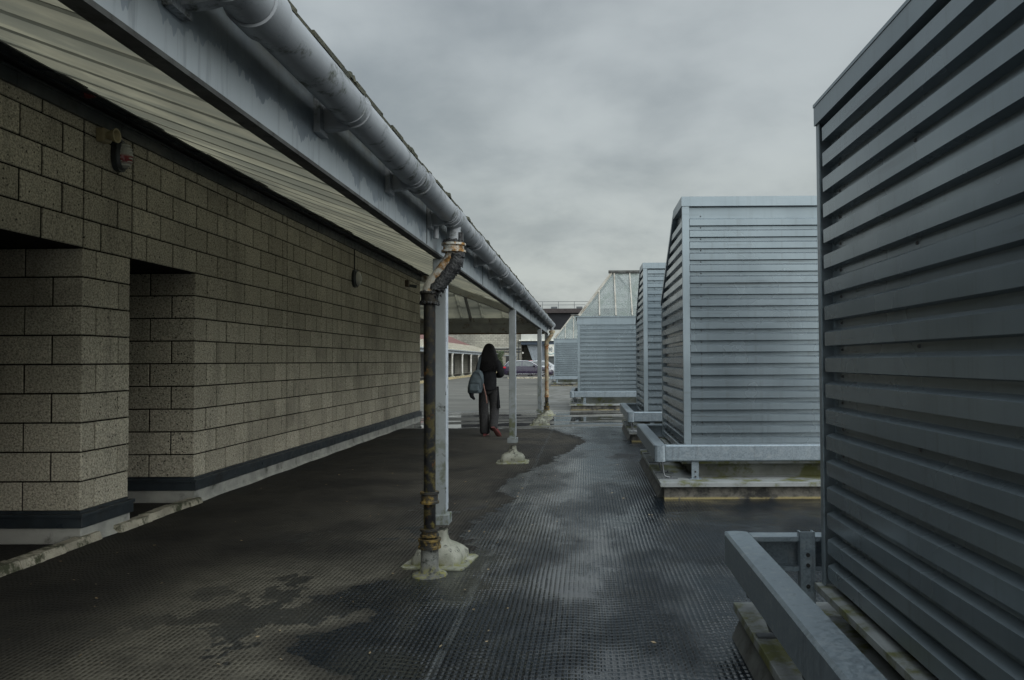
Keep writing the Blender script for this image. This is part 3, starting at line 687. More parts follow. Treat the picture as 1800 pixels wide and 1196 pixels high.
def enclosure(x0, x1, y0, y1, zb, zt, label, yr=None, zf=None):
    """box of horizontally ribbed sheet; yr/zf rake the roof down from y=yr to height zf at y1"""
    o = thing('louvred_enclosure', ((x0+x1)/2, (y0+y1)/2, 0), label, 'plant enclosure', 'ribbed metal plant enclosures along the walkway')
    top = lambda y: zt if (yr is None or y <= yr) else zt+(zf-zt)*(y-yr)/(y1-yr)
    yend = (lambda z: y1-.03 if z <= zf else y1-.03+(z-zf)*(yr-y1)/(zt-zf)) if yr else None
    zt2 = zt-.10
    a_ = MB()
    clad_wall(a_, lambda u, n_, z: (x0-n_, u, z), y0+.03, y1-.03, zb, zt2, uend=yend, seed=2)
    clad_wall(a_, lambda u, n_, z: (x1+n_, u, z), y0+.03, y1-.03, zb, zt2, uend=yend, seed=4)
    clad_wall(a_, lambda u, n_, z: (u, y0-n_, z), x0+.03, x1-.03, zb, zt2, seed=1)
    clad_wall(a_, lambda u, n_, z: (u, y1+n_, z), x0+.03, x1-.03, zb, (zf or zt)-.06, seed=3)
    a_.build('cladding', [M['clad'], M['screw']], o, recalc=False)
    e = DP+.006
    for (cx_, cy_, zz) in ((x0, y0, zt2+.005), (x1, y0, zt2+.005), (x0, y1, (zf or zt)-.06), (x1, y1, (zf or zt)-.06)):
        sx_ = 1 if cx_ == x0 else -1; s_ = 1 if cy_ == y0 else -1; ex, ey = cx_-sx_*e, cy_-s_*e; wd = .072
        poly = [(ex, ey), (ex+sx_*wd, ey), (ex+sx_*wd, ey+s_*.006), (ex+sx_*.006, ey+s_*.006), (ex+sx_*.006, ey+s_*wd*.6), (ex, ey+s_*wd*.6)]
        tr = MB(); tr.prism(poly, 'z', zb-.01, zz); tr.build('corner_trim', M['cladtrim'], o)
    cp_ = MB(); e2 = e+.008
    if yr is None:
        cp_.box(x0-e2, x0+.05, y0-e2, y1+e2, zt2, zt+.0); cp_.box(x1-.05, x1+e2, y0-e2, y1+e2, zt2, zt)
        cp_.box(x0+.05, x1-.05, y0-e2, y0+.05, zt2, zt); cp_.box(x0+.05, x1-.05, y1-.05, y1+e2, zt2, zt); cp_.box(x0+.05, x1-.05, y0+.05, y1-.05, zt-.05, zt-.02)
        cp_.box(x0-e2-.003, x0-e2, y0-e2, y1+e2+.004, zt-.012, zt+.003)
    else:
        cp_.prism([(y0-e2, zt2), (yr, zt2), (yr, zt), (y0-e2, zt)], 'x', x0-e2, x1+e2)
        for xx in (x0-e2, x1+e2-.03): cp_.prism([(yr, zt-.055), (y1+e2, zf-.055), (y1+e2, zf), (yr, zt)], 'x', xx, xx+.03)
        cp_.prism([(yr, zt-.035), (y1, zf-.035), (y1, zf-.005), (yr, zt-.005)], 'x', x0-e2+.03, x1+e2-.03)
    cp_.build('cap_flashing', M['cladtrim'], o)
    cr = MB(); ins = .05; cr.box(x0+ins, x1-ins, y0+ins, y1-ins, .14, zb+.03); cr.build('upstand', M['upstand'], o)
    inr = MB()
    if yr: inr.prism([(y0+.04, zb), (y1-.05, zb), (y1-.05, zf-.1), (yr, zt-.12), (y0+.04, zt-.12)], 'x', x0+.02, x1-.02)
    else: inr.box(x0+.02, x1-.02, y0+.02, y1-.02, zb+.031, zt-.12)
    inr.build('inner_lining', M['black'], o)
    sl = MB(); sl.box(x0-.075, x1+.075, y0-.075, y0+.05, zb-.045, zb-.012); sl.box(x0-.075, x0+.05, y0+.05, y1+.075, zb-.045, zb-.012); sl.box(x1-.05, x1+.075, y0+.05, y1+.075, zb-.045, zb-.012); sl.box(x0+.05, x1-.05, y1-.05, y1+.075, zb-.045, zb-.012)
    sl.build('sill', M['coping'], o, bevel=.003)
    kx0, kx1, ky0, ky1 = .73, x1+.33, y0-.42, y1+.27
    kw = MB(); kw.box(kx0+.045, kx1-.045, ky0+.07, ky1-.045, 0, .132); kw.build('kerb', M['kerbwall'], o)
    cpg = MB(); cpg.box(kx0, kx1, ky0, ky1, .13, .172); cpg.build('coping', M['coping'], o, bevel=.003)
    fs = MB(); fs.prism([(kx0-.01, 0), (kx0+.046, 0), (kx0+.046, .12)], 'y', ky0+.2, ky1); fs.build('base_fillet', M['flange'], o)
    return o
enclosure(1.155, 3.4, .5, 3.75, .335, 2.60, 'nearest dark ribbed metal enclosure filling the right edge')
enclosure(CX, 3.6, 8.33, 10.62, .36, 3.09, 'tall ribbed metal enclosure with sloping back, second from the camera', 9.05, 2.17)
enclosure(CX, 3.6, 14.0, 16.05, .36, 3.10, 'narrow-looking ribbed enclosure between the tall one and the glass-topped one', 14.7, 2.15)

# guard rails
RZ0, RZ1 = .355, .52
def csec(mb, axis, a_, b_, o_, inn):     # channel: o_ = outer face coordinate, inn = +1/-1 direction inwards
    w_, th = .115, .006; q = lambda d_: o_+inn*d_
    ro = .012
    poly = [(q(w_), RZ0), (q(ro), RZ0), (q(0), RZ0+ro), (q(0), RZ1-ro), (q(ro), RZ1), (q(w_), RZ1), (q(w_), RZ1-.022), (q(w_-th), RZ1-.022), (q(w_-th), RZ1-th), (q(ro), RZ1-th), (q(th), RZ1-ro), (q(th), RZ0+ro), (q(ro), RZ0+th), (q(w_-th), RZ0+th), (q(w_-th), RZ0+.022), (q(w_), RZ0+.022)]
    mb.prism(poly, axis, a_, b_)
def guard(x0, x1, y0, y1, label, group='galvanised guard rails round the enclosures', jx=None, front=True):
    o = thing('guard_rail', ((x0+x1)/2, (y0+y1)/2, 0), label, 'guard rail', group)
    s_ = MB(); csec(s_, 'y', y0-.0, y1, x0, 1)
    # folded end caps of the side rail
    for ye, sg in ((y0, -1), (y1, 1)):
        n_ = 6; poly = [(x0, ye)]+[(x0+.0575-.0575*math.cos(math.pi*k/n_), ye+sg*.028*math.sin(math.pi*k/n_)) for k in range(n_+1)]+[(x0+.115, ye)]
        s_.prism([poly[i] for i in range(1, len(poly)-1)], 'z', RZ0, RZ1)
    s_.build('side_rail', M['galv'], o)
    for a_, inn in ((y0, 1), (y1, -1)):
        if a_ == y0 and not front: continue
        c_ = MB(); xx = x0+.118; xm = x0+.42
        csec(c_, 'x', xx, xm, a_, inn); csec(c_, 'x', xm+.002, x1, a_, inn)
        for bx in (xm-.03, xm+.03):
            for bz in (RZ0+.02, RZ1-.02): c_.tube([(bx, a_-.004*inn, bz), (bx, a_+.004, bz)], .006, 8)
        c_.build('end_rail', M['galv'], o)
    def stan(x, y, tall=RZ1+.03):
        b = MB(); b.box(x-.036, x+.036, y-.004, y+.004, .172, tall); b.box(x-.036, x-.028, y, y+.05, .172, tall-.002); b.box(x+.028, x+.036, y, y+.05, .172, tall-.002)
        for zz in (tall-.11, tall-.16, tall-.26): b.tube([(x, y-.010, zz), (x, y+.004, zz)], .010, 10, mi=1)
        b.box(x-.06, x+.06, y-.05, y+.06, .172, .18); b.build('stanchion', [M['galv'], M['black']], o)
    if front: stan(x0+.42, y0+.045, RZ0)
    stan(x0+(.40 if front else .375), y1-.14); stan(x1-.3, y1-.14); stan(x1-.3, y0+.05, RZ0)
    def jbr(x, y):
        b = MB(); b.tube([(x+.09, y, RZ0+.01), (x+.10, y, RZ0-.05), (x+.105, y, .25), (x+.12, y, .20), (x+.17, y, .185)], .009, 8)
        b.box(x+.06, x+.25, y-.025, y+.025, .172, .181); b.box(x+.02, x+.20, y-.015, y+.015, RZ0-.012, RZ0-.002); b.tube([(x+.19, y, .18), (x+.19, y, .20)], .010, 8); b.build('bracket', M['steel'], o, True)
    q = y1-.5
    while q > y0+.2: jbr(x0-.01, q); q -= .9
    if front: jbr(x0-.01, y0+.06)
    return o
guard(.69, 3.7, .2, 4.02, 'nearest galvanised guard rail running under the bottom right corner', front=False)
guard(.69, 3.9, 8.13, 10.9, 'galvanised guard rail round the tall sloping-backed enclosure')
guard(.69, 3.9, 13.4, 16.3, 'short galvanised guard rail corner round the narrow-looking enclosure')

# ------------------------------------------------------------------ glass-topped lantern units
def lantern(x0, y0, w_, dpth, label, zb=.45, ze=2.66, zc=2.42, zr=4.08):
    o = thing('rooflight_lantern', (x0+w_/2, y0+dpth/2, 0), label, 'rooflight', 'glass-topped lanterns on the deck')
    x1, y1 = x0+w_, y0+dpth; a_ = MB()
    clad_wall(a_, lambda u, n_, z: (x0-n_, u, z), y0+.03, y1-.03, zb, zc, seed=2); clad_wall(a_, lambda u, n_, z: (x1+n_, u, z), y0+.03, y1-.03, zb, zc, seed=4)
    clad_wall(a_, lambda u, n_, z: (u, y0-n_, z), x0+.03, x1-.03, zb, zc, seed=1); clad_wall(a_, lambda u, n_, z: (u, y1+n_, z), x0+.03, x1-.03, zb, zc, seed=3)
    a_.build('cladding', [M['clad'], M['screw']], o, recalc=False)
    tr = MB()
    for cx_ in (x0-.036, x1-.03): 
        for cy_ in (y0-.036, y1-.03): tr.box(cx_, cx_+.066, cy_, cy_+.066, zb, zc)
    tr.build('corner_trim', M['cladtrim'], o)
    b = MB(); b.box(x0-.05, x1+.05, y0-.05, y1+.05, zc, ze-.02); b.box(x0-.09, x1+.09, y0-.09, y1+.09, ze-.02, ze); b.build('eaves_band', M['cladtrim'], o)
    b = MB(); b.box(x0+.02, x1-.02, y0+.02, y1-.02, zb+.03, zc-.02); b.build('inner_lining', M['black'], o)
    dx, dy = 1.02, dpth/2
    A = [(x0, y0), (x1, y0), (x1, y1), (x0, y1)]; r1 = (x0+dx, y0+dy, zr); r2 = (x1-dx, y0+dy, zr)
    g_ = MB(); g_.quad((*A[0], ze), (*A[1], ze), r2, r1); g_.build('glass', M['glass'], o, recalc=False)
    g_ = MB(); g_.quad((*A[2], ze), (*A[3], ze), r1, r2); g_.build('glass', M['glass'], o, recalc=False)
    g_ = MB(); g_.add([(*A[3], ze), (*A[0], ze), r1], [(0, 1, 2)]); g_.build('glass', M['glass'], o, recalc=False)
    g_ = MB(); g_.add([(*A[1], ze), (*A[2], ze), r2], [(0, 1, 2)]); g_.build('glass', M['glass'], o, recalc=False)
    for c_, r_ in ((A[0], r1), (A[3], r1), (A[1], r2), (A[2], r2)):
        b = MB(); b.bar((*c_, ze+.01), r_, .06, .06); b.build('hip_bar', M['glazebar'], o)
    b = MB(); b.box(r1[0]-.12, r2[0]+.12, y0+dy-.10, y0+dy+.10, zr-.03, zr+.04); b.build('ridge_cap', M['flange'], o)
    q = .60
    while q < w_-.2:
        f_ = min(q/dx, (w_-q)/dx, 1.0)
        b = MB(); b.bar((x0+q, y0, ze+.015), (x0+q, y0+dy*f_, ze+.015+(zr-ze)*f_), .035, .045); b.build('glazing_bar', M['glazebar'], o)
        b = MB(); b.bar((x0+q, y1, ze+.015), (x0+q, y1-dy*f_, ze+.015+(zr-ze)*f_), .035, .045); b.build('glazing_bar', M['glazebar'], o)
        q += .47
    b = MB(); b.bar((x0+.1, y0+.25, ze), (r1[0], y0+dy, zr-.1), .05, .05); b.bar((x0+w_*.62, y0+.2, ze), (r1[0]+.15, y0+dy, zr-.1), .05, .05); b.build('brace', M['steel'], o)
    b = MB(); b.box(x0+.05, x1-.05, y0+.05, y1-.05, .14, zb+.03); b.build('upstand', M['upstand'], o)
    b = MB(); b.box(x0-.23, x1+.3, y0-.38, y1+.3, 0, .132); b.build('kerb', M['kerbwall'], o)
    b = MB(); b.box(x0-.27, x1+.34, y0-.42, y1+.34, .13, .172); b.build('coping', M['coping'], o)
    return o
lantern(-.20, 22.8, 3.4, 2.7, 'larger glass-topped lantern over ribbed metal walls, nearer of the two')
lantern(-1.77, 45.2, 3.4, 2.7, 'smaller far glass-topped lantern beside the blue and white sign')
guard(-.46, 3.4, 22.5, 25.8, 'galvanised guard rail round the nearer glass-topped lantern')
guard(-2.05, 1.9, 44.9, 48.2, 'galvanised guard rail round the far glass-topped lantern')

# ------------------------------------------------------------------ person
M['hoodie'] = simple('black_hoodie', (.010, .011, .013), (.016, .017, .020), rough=.9, ns=8, bump=.5, bs=30, bd=.01, spec=.2)
M['hair'] = simple('black_hair', (.005, .005, .006), (.012, .011, .012), rough=.55, ns=3, stretch=(60, 60, 2), bump=.5, bs=80, spec=.25)
m, t, p = newmat('patterned_trousers'); v = t.coord(); q = t.voro(v, 55); 
t.put(p.inputs['Base Color'], t.mix(t.ramp(t.noise(v, 60, 3, .6), .5, .58), (.016, .017, .019), (.034, .033, .033))); p.inputs['Roughness'].default_value = .9; t.put(p.inputs['Normal'], t.bump(t.noise(v, 14, 4), .6, .02))
M['trousers'] = m
M['skin'] = simple('skin', (.34, .20, .14), rough=.5)
M['shoe'] = simple('red_shoe', (.15, .008, .012), (.10, .006, .01), rough=.6)
M['sole'] = simple('shoe_sole', (.14, .05, .045), rough=.7)
M['bag'] = simple('slate_backpack', (.10, .135, .155), (.07, .096, .112), rough=.75, ns=12, bump=.4, bs=25, bd=.01)
M['bag2'] = simple('dark_backpack_trim', (.05, .07, .085), rough=.7)
M['strap'] = simple('tan_strap', (.22, .12, .10), rough=.7)
def skin_mesh(name, nodes, edges, mat, parent, root=0, sub=2):
    me = bpy.data.meshes.new(name); me.from_pydata([n_[0] for n_ in nodes], edges, [])
    o = bpy.data.objects.new(name, me); C.objects.link(o)
    sk = o.modifiers.new('s', 'SKIN'); sk.use_smooth_shade = True
    ly = me.skin_vertices[0].data
    for i, n_ in enumerate(nodes):
        r_ = n_[1]; ly[i].radius = r_ if isinstance(r_, tuple) else (r_, r_); ly[i].use_root = (i == root)
    s2 = o.modifiers.new('u', 'SUBSURF'); s2.levels = sub; s2.render_levels = sub
    dg = bpy.context.evaluated_depsgraph_get(); dg.update()
    nm = bpy.data.meshes.new_from_object(o.evaluated_get(dg)); bpy.data.objects.remove(o)
    nm.materials.clear(); nm.materials.append(mat); nm.name = name
    for pl_ in nm.polygons: pl_.use_smooth = True; pl_.material_index = 0
    ob = bpy.data.objects.new(name, nm); C.objects.link(ob); ob.parent = parent; return ob
PX, PY = -1.80, 14.78
per = thing('person', (PX, PY, 0), 'person with long dark hair, black hoodie and patterned trousers walking away', 'person')
# x right, y away, z up, local to the person
nodes = [((0, 0, .93), (.085, .07)), ((0, .0, 1.10), (.09, .07)), ((0, .01, 1.28), (.125, .085)), ((0, .01, 1.40), (.09, .065)), ((0, .02, 1.47), .05), ((0, .03, 1.55), (.068, .078)), ((0, .03, 1.63), (.062, .075)),
         ((-.155, .01, 1.375), .05), ((-.20, .03, 1.12), .038), ((-.20, .12, .90), .028), ((.155, .01, 1.375), .05), ((.225, .0, 1.13), .038), ((.10, .20, 1.13), .028),
         ((-.075, 0, .86), .06), ((-.09, .02, .50), .05), ((-.075, -.02, .10), .038), ((.075, 0, .86), .06), ((.095, .04, .52), .05), ((.095, -.16, .20), .036)]
edges = [(0, 1), (1, 2), (2, 3), (3, 4), (4, 5), (5, 6), (3, 7), (7, 8), (8, 9), (3, 10), (10, 11), (11, 12), (0, 13), (13, 14), (14, 15), (0, 16), (16, 17), (17, 18)]
def hand(base, wrist, dirv, sidev):
    d_ = Vector(dirv).normalized(); s_ = Vector(sidev).normalized(); W = Vector(wrist); i0 = len(nodes)
    nodes.append((tuple(W+d_*.05), (.030, .017))); edges.append((base, i0))
    for k, (off, L) in enumerate(((-.027, .06), (-.009, .072), (.009, .068), (.027, .052))):
        q = W+d_*.085+s_*off; n0 = len(nodes); nodes.append((tuple(q), .0095)); nodes.append((tuple(q+d_*L*.6+Vector((0, 0, -.012))), .0085)); nodes.append((tuple(q+d_*L*.8+Vector((0, 0, -.035))), .007)); edges.extend([(i0, n0), (n0, n0+1), (n0+1, n0+2)])
    q = W+d_*.03-s_*.035; n0 = len(nodes); nodes.append((tuple(q), .011)); nodes.append((tuple(q+d_*.04-s_*.012), .009)); edges.extend([(i0, n0), (n0, n0+1)])
hand(9, (-.20, .12, .90), (0, .3, -1), (0, 1, 0)); hand(12, (.10, .20, 1.13), (-1, .6, .1), (0, 0, 1))
body = skin_mesh('body', nodes, edges, M['skin'], per)
# face details (turned away from the camera)
b = MB(); b.tube_raw([(Vector((PX, PY+.118, 1.555+.018*math.sin(a_))), max(.001, .014*math.cos(a_))) for a_ in (-1.5, -.8, 0, .8, 1.5)], 10)
b.build('nose', M['skin'], per, True)
for sx_ in (-1, 1):
    b = MB(); b.tube_raw([(Vector((PX+sx_*.028, PY+.100, 1.585+.010*math.sin(a_))), max(.001, .010*math.cos(a_))) for a_ in (-1.5, -.8, 0, .8, 1.5)], 10); b.build('eye', M['whitepaint'], per, True)
b = MB(); b.tube([(PX-.025, PY+.104, 1.515), (PX, PY+.112, 1.512), (PX+.025, PY+.104, 1.515)], .006, 8); b.build('mouth', simple('lips', (.3, .1, .09)), per, True)
hood = [((0, 0, .88), (.150, .115)), ((0, 0, 1.0), (.155, .12)), ((0, .0, 1.15), (.150, .125)), ((0, .01, 1.30), (.165, .125)), ((0, .0, 1.395), (.12, .10)), ((0, -.005, 1.46), (.085, .08)),
        ((-.16, .01, 1.36), .082), ((-.205, .03, 1.12), .070), ((-.205, .10, .92), .055), ((.165, .01, 1.36), .085), ((.235, -.01, 1.13), .075), ((.125, .17, 1.12), .055), ((0, 0, .82), (.155, .125))]
hd = skin_mesh('hoodie', hood, [(12, 0), (0, 1), (1, 2), (2, 3), (3, 4), (4, 5), (4, 6), (6, 7), (7, 8), (4, 9), (9, 10), (10, 11)], M['hoodie'], per, root=12)
tro = [((0, 0, .93), (.135, .115)), ((-.095, 0, .80), (.105, .11)), ((-.105, .02, .50), (.088, .10)), ((-.085, .0, .22), (.092, .10)), ((-.075, -.01, .02), (.095, .105)),
       ((.09, 0, .80), (.10, .11)), ((.095, .04, .50), (.086, .10)), ((.095, -.05, .32), (.085, .09)), ((.095, -.13, .19), (.085, .085)), ((.10, -.20, .13), (.08, .075))]
skin_mesh('trousers', tro, [(0, 1), (1, 2), (2, 3), (3, 4), (0, 5), (5, 6), (6, 7), (7, 8), (8, 9)], M['trousers'], per)
# hair: many strands over a cap
b = MB(); rnd = random.Random(3)
cap = [(Vector((PX, PY+.025, 1.60+.115*math.sin(a_))), max(.002, .103*math.cos(a_))) for a_ in [-.9, -.5, -.1, .3, .7, 1.05, 1.35, 1.56]]
b.tube_raw(cap, 24)
for i in range(620):
    a_ = rnd.uniform(math.pi*.92, math.pi*2.08); el = rnd.uniform(.1, 1.5)
    p0 = Vector((PX+.10*math.cos(a_)*math.cos(el), PY+.025+.10*math.sin(a_)*math.cos(el), 1.60+.115*math.sin(el)))
    sprd = .85+rnd.uniform(.0, .45); L = rnd.uniform(1.24, 1.36) if rnd.random() < .8 else rnd.uniform(1.18, 1.25)
    p1 = Vector((PX+.115*math.cos(a_)*1.08, PY+.015+.11*math.sin(a_), 1.56)); p2 = Vector((PX+.13*math.cos(a_)*sprd, PY-.02+.115*math.sin(a_), 1.42)); p3 = Vector((PX+.125*math.cos(a_)*sprd+rnd.uniform(-.02, .02), PY-.045+.11*math.sin(a_), L+.04)); p4 = Vector((p3.x+rnd.uniform(-.015, .015), p3.y-.01, L))
    b.tube([p0, p1, p2, p3, p4], [.007, .009, .010, .007, .0015], 5)
b.build('hair', M['hair'], per, True)
def shoe(hx, hy, hz, toe_dir):
    d_ = Vector(toe_dir).normalized(); s_ = Vector((1, 0, 0)); u_ = s_.cross(d_); b = MB(); so = MB(); n = 20
    H_ = Vector((hx, hy, hz)); st = [(-.04, .030, .045), (.0, .038, .075), (.06, .038, .085), (.12, .044, .06), (.18, .048, .045), (.22, .036, .035), (.24, .015, .02)]
    vs = []; vs2 = []
    for l, w_, h_ in st:
        for k in range(n):
            a_ = 2*math.pi*k/n; vs.append(H_+d_*l+s_*w_*math.cos(a_)+u_*(h_*.5+h_*.55*math.sin(a_)))
            vs2.append(H_+d_*l*1.03+s_*(w_+.004)*math.cos(a_)+u_*(-.006+.016*math.sin(a_)))
    fs = [(i*n+k, i*n+(k+1) % n, (i+1)*n+(k+1) % n, (i+1)*n+k) for i in range(len(st)-1) for k in range(n)]+[tuple(range(n)), tuple((len(st)-1)*n+k for k in range(n))]
    b.add(vs, fs); so.add(vs2, fs); q = b.build('shoe', M['shoe'], per, True); so.build('sole', M['sole'], q, True)
shoe(PX-.075, PY-.03, .022, (0, 1, -.02)); shoe(PX+.11, PY-.20, .16, (.35, .55, -.62))
# dark scarf end hanging at the right hip
b = MB(); b.prism([(PX+.145, .92), (PX+.185, .92), (PX+.215, .52), (PX+.165, .51)], 'y', PY-.06, PY-.035); b.build('coat_belt', M['hoodie'], per, bevel=.008)
# backpack
bp_ = thing('backpack', (PX-.22, PY-.16, .9), 'slate blue backpack hanging from the left shoulder of the walking person', 'backpack')
b = MB(); n = 20; cx_, cy_ = PX-.215, PY-.17; vs = []
pr = [(.80, .10, .07), (.815, .125, .09), (.90, .138, .105), (1.02, .135, .10), (1.12, .115, .085), (1.19, .08, .06), (1.225, .04, .035), (1.235, .01, .01)]
for z_, a_, c_ in pr:
    for k in range(n):
        th = 2*math.pi*k/n; e = .6; c0, s0 = math.cos(th), math.sin(th); sq = (abs(c0)**(2/e)+abs(s0)**(2/e))**(-e/2)
        vs.append((cx_+c0*sq*a_+(z_-1.0)*.16, cy_+s0*sq*c_, z_))
b.add(vs, [(i*n+k, i*n+(k+1) % n, (i+1)*n+(k+1) % n, (i+1)*n+k) for i in range(len(pr)-1) for k in range(n)]+[tuple(range(n)), tuple((len(pr)-1)*n+k for k in range(n))]); b.build('bag_body', M['bag'], bp_, True)
b = MB(); b.box(cx_-.115, cx_+.075, cy_-.135, cy_-.07, .835, .985); b.build('front_pocket', M['bag'], bp_, bevel=.03)
b = MB(); b.tube([(cx_-.12, cy_-.10, .88), (cx_-.11, cy_-.118, .985), (cx_-.02, cy_-.142, .998), (cx_+.07, cy_-.118, .985), (cx_+.085, cy_-.10, .88)], .006, 6); b.tube([(cx_-.10+(z_-1)*.16, cy_-.09, z_) for z_ in (1.0, 1.08)]+[(cx_-.03, cy_-.088, 1.19), (cx_+.06, cy_-.085, 1.17), (cx_+.12, cy_-.09, 1.05), (cx_+.13, cy_-.09, .90)], .006, 6); b.build('zip', M['bag2'], bp_, True)
b = MB(); b.bar((cx_+.03, cy_-.0, 1.22), (PX-.155, PY-.10, 1.46), .05, .015, (0, 1, 0)); b.bar((PX-.155, PY-.10, 1.46), (PX-.14, PY+.05, 1.475), .05, .015); b.build('shoulder_strap', M['bag2'], bp_)
b = MB(); b.tube([(cx_+.13, cy_-.02, .98), (cx_+.155, cy_-.05, .88), (cx_+.185, cy_-.05, .76), (cx_+.20, cy_-.04, .62)], .013, 8); b.build('loose_strap', M['strap'], bp_, True)
b = MB(); b.tube([(cx_-.09, cy_-.03, .82), (cx_-.07, cy_-.05, .74), (cx_-.02, cy_-.05, .69)], [.05, .035, .02], 10); b.build('hanging_sleeve', M['hoodie'], bp_, True)

# ------------------------------------------------------------------ cars
M['tyre'] = simple('tyre', (.012, .012, .012), rough=.85); M['rim'] = simple('alloy', (.5, .5, .52), rough=.3, metal=.8); M['carglass'] = simple('car_glass', (.05, .06, .065), (.09, .10, .10), rough=.08, bump=0, rvar=.03)
M['tail'] = simple('tail_lamp', (.5, .015, .03), rough=.2, bump=0); M['chrome'] = simple('chrome_trim', (.62, .63, .64), rough=.25, metal=.8, bump=0)
def car(x, y, flip, paint, label, rails=True):
    """x is the rear bumper; the car runs along the x axis"""
    s_ = -1 if flip else 1; o = thing('parked_car', (x+s_*2.15, y, 0), label, 'car', 'cars parked across the deck')
    X = lambda u: x+s_*u
    # lower body sections: (u, half width, z bottom, z shoulder)
    st = [(0, .70, .42, .80), (.06, .80, .30, .95), (.35, .88, .24, 1.0), (1.0, .90, .22, .99), (2.0, .90, .22, .95), (2.9, .90, .22, .93), (3.4, .89, .24, .88), (3.9, .84, .26, .78), (4.18, .74, .30, .66), (4.28, .60, .38, .55)]
    b = MB(); vs = []
    for u, hw, zb, zt in st: vs += [(X(u), y+q*hw*k_, z_) for q, k_, z_ in ((-1, .9, zb), (-1, 1, zb+.12), (-1, 1, (zb+zt)/2), (-1, .97, zt-.05), (-1, .88, zt), (1, .88, zt), (1, .97, zt-.05), (1, 1, (zb+zt)/2), (1, 1, zb+.12), (1, .9, zb))]
    n = 10; b.add(vs, [(i*n+k, i*n+(k+1) % n, (i+1)*n+(k+1) % n, (i+1)*n+k) for i in range(len(st)-1) for k in range(n)]+[tuple(range(n)), tuple((len(st)-1)*n+k for k in range(n))])
    bd = b.build('body', paint, o, True)
    # greenhouse
    gs = [(.12, .74, .98), (.45, .66, 1.36), (.75, .64, 1.43), (1.5, .63, 1.47), (2.1, .63, 1.44), (2.45, .65, 1.36), (3.15, .76, .93)]
    b = MB(); vs = []
    for u, hw, zt in gs: vs += [(X(u), y-.84, .93), (X(u), y-hw, zt-.03), (X(u), y-hw+.07, zt), (X(u), y+hw-.07, zt), (X(u), y+hw, zt-.03), (X(u), y+.84, .93)]
    n = 6; b.add(vs, [(i*n+k, i*n+k+1, (i+1)*n+k+1, (i+1)*n+k) for i in range(len(gs)-1) for k in range(n-1)]+[tuple(range(n)), tuple((len(gs)-1)*n+k for k in range(n))])
    b.build('cabin', paint, o, True)
    for q in (-1, 1):
        def wpt(u, f_, off=.012):
            for i in range(len(gs)-1):
                if gs[i][0] <= u <= gs[i+1][0]: t_ = (u-gs[i][0])/(gs[i+1][0]-gs[i][0]); hw = gs[i][1]*(1-t_)+gs[i+1][1]*t_; zt = gs[i][2]*(1-t_)+gs[i+1][2]*t_-.03
            return (X(u), y+q*(.84+(hw-.84)*f_+off), .93+(zt-.93)*f_)
        for us, name in (([.42, .62, .95], 'quarter_window'), ([1.02, 1.3, 1.62], 'rear_window'), ([1.70, 2.05, 2.40, 2.85], 'front_window')):
            w_ = MB(); vs = [wpt(u, .10) for u in us]+[wpt(u, .88 if u < 2.7 else .35) for u in us]; m_ = len(us)
            w_.add(vs, [(i, i+1, m_+i+1, m_+i) for i in range(m_-1)]); w_.build(name, M['carglass'], o)
        tr = MB(); tr.tube([wpt(u, 1.0, .01) for u in (.20, .45, .75, 1.1, 1.5, 1.8, 2.1, 2.45, 3.0)], .022, 6); tr.build('roof_rail', M['chrome'] if rails else paint, o, True)
        ms = MB(); ms.box(min(X(2.62), X(2.78)), max(X(2.62), X(2.78)), y+q*.86-.03, y+q*1.02, .95, 1.07) if q > 0 else ms.box(min(X(2.62), X(2.78)), max(X(2.62), X(2.78)), y-1.02, y-.83, .95, 1.07)
        ms.build('mirror', paint, o, bevel=.02)
        tl = MB(); tl.box(min(X(.0), X(.30)), max(X(.0), X(.30)), y+q*.78-.08, y+q*.78+.09, .80, .94); tl.build('tail_light', M['tail'], o, bevel=.02)
        hl = MB(); hl.box(min(X(3.92), X(4.2)), max(X(3.92), X(4.2)), y+q*.70-.08, y+q*.70+.08, .62, .74); hl.build('headlight', M['chrome'], o, bevel=.02)
        sl_ = MB(); sl_.box(min(X(1.15), X(3.1)), max(X(1.15), X(3.1)), y+q*.9-.008, y+q*.9+.012, .30, .34); sl_.build('side_moulding', M['chrome'], o)
        dg_ = MB(); dg_.box(min(X(1.66), X(1.675)), max(X(1.66), X(1.675)), y+q*.901-.004, y+q*.901+.006, .36, .92); dg_.box(min(X(2.72), X(2.735)), max(X(2.72), X(2.735)), y+q*.901-.004, y+q*.901+.006, .36, .90); dg_.build('door_gap', M['black'], o)
        for u in (.82, 3.42):
            w_ = MB(); yy0 = y+q*.70; yy1 = y+q*.915
            w_.tube([(X(u), yy0, .32), (X(u), yy0+(yy1-yy0)*.9, .32), (X(u), yy1, .32)], [.325, .325, .29], 28); wo = w_.build('wheel', M['tyre'], o, True)
            r_ = MB()
            r_.tube([(X(u), yy1, .32), (X(u), yy1+q*.008, .32)], [.05, .05], 12)
            for k in range(5):
                a_ = 2*math.pi*k/5+.3; r_.bar((X(u), yy1+q*.004, .32), (X(u)+.21*math.cos(a_), yy1+q*.004, .32+.21*math.sin(a_)), .045, .012, (0, 1, 0))
            ro_ = [(X(u)+.225*math.cos(2*math.pi*k/28), yy1+q*.004, .32+.225*math.sin(2*math.pi*k/28)) for k in range(29)]; r_.tube(ro_, .014, 6, False); r_.build('rim', M['rim'], wo, True)
            ar = MB(); ar.tube([(X(u)+.36*math.cos(math.pi*k/12), y+q*.898, .32+.36*math.sin(math.pi*k/12)) for k in range(13)], .022, 6); ar.build('wheel_arch', M['black'], o, True)
    return o
car(-7.05, 67.9, False, simple('purple_paint', (.024, .017, .038), (.02, .014, .032), rough=.22, bump=0, spec=.7), 'dark purple hatchback with silver roof rails parked side on')
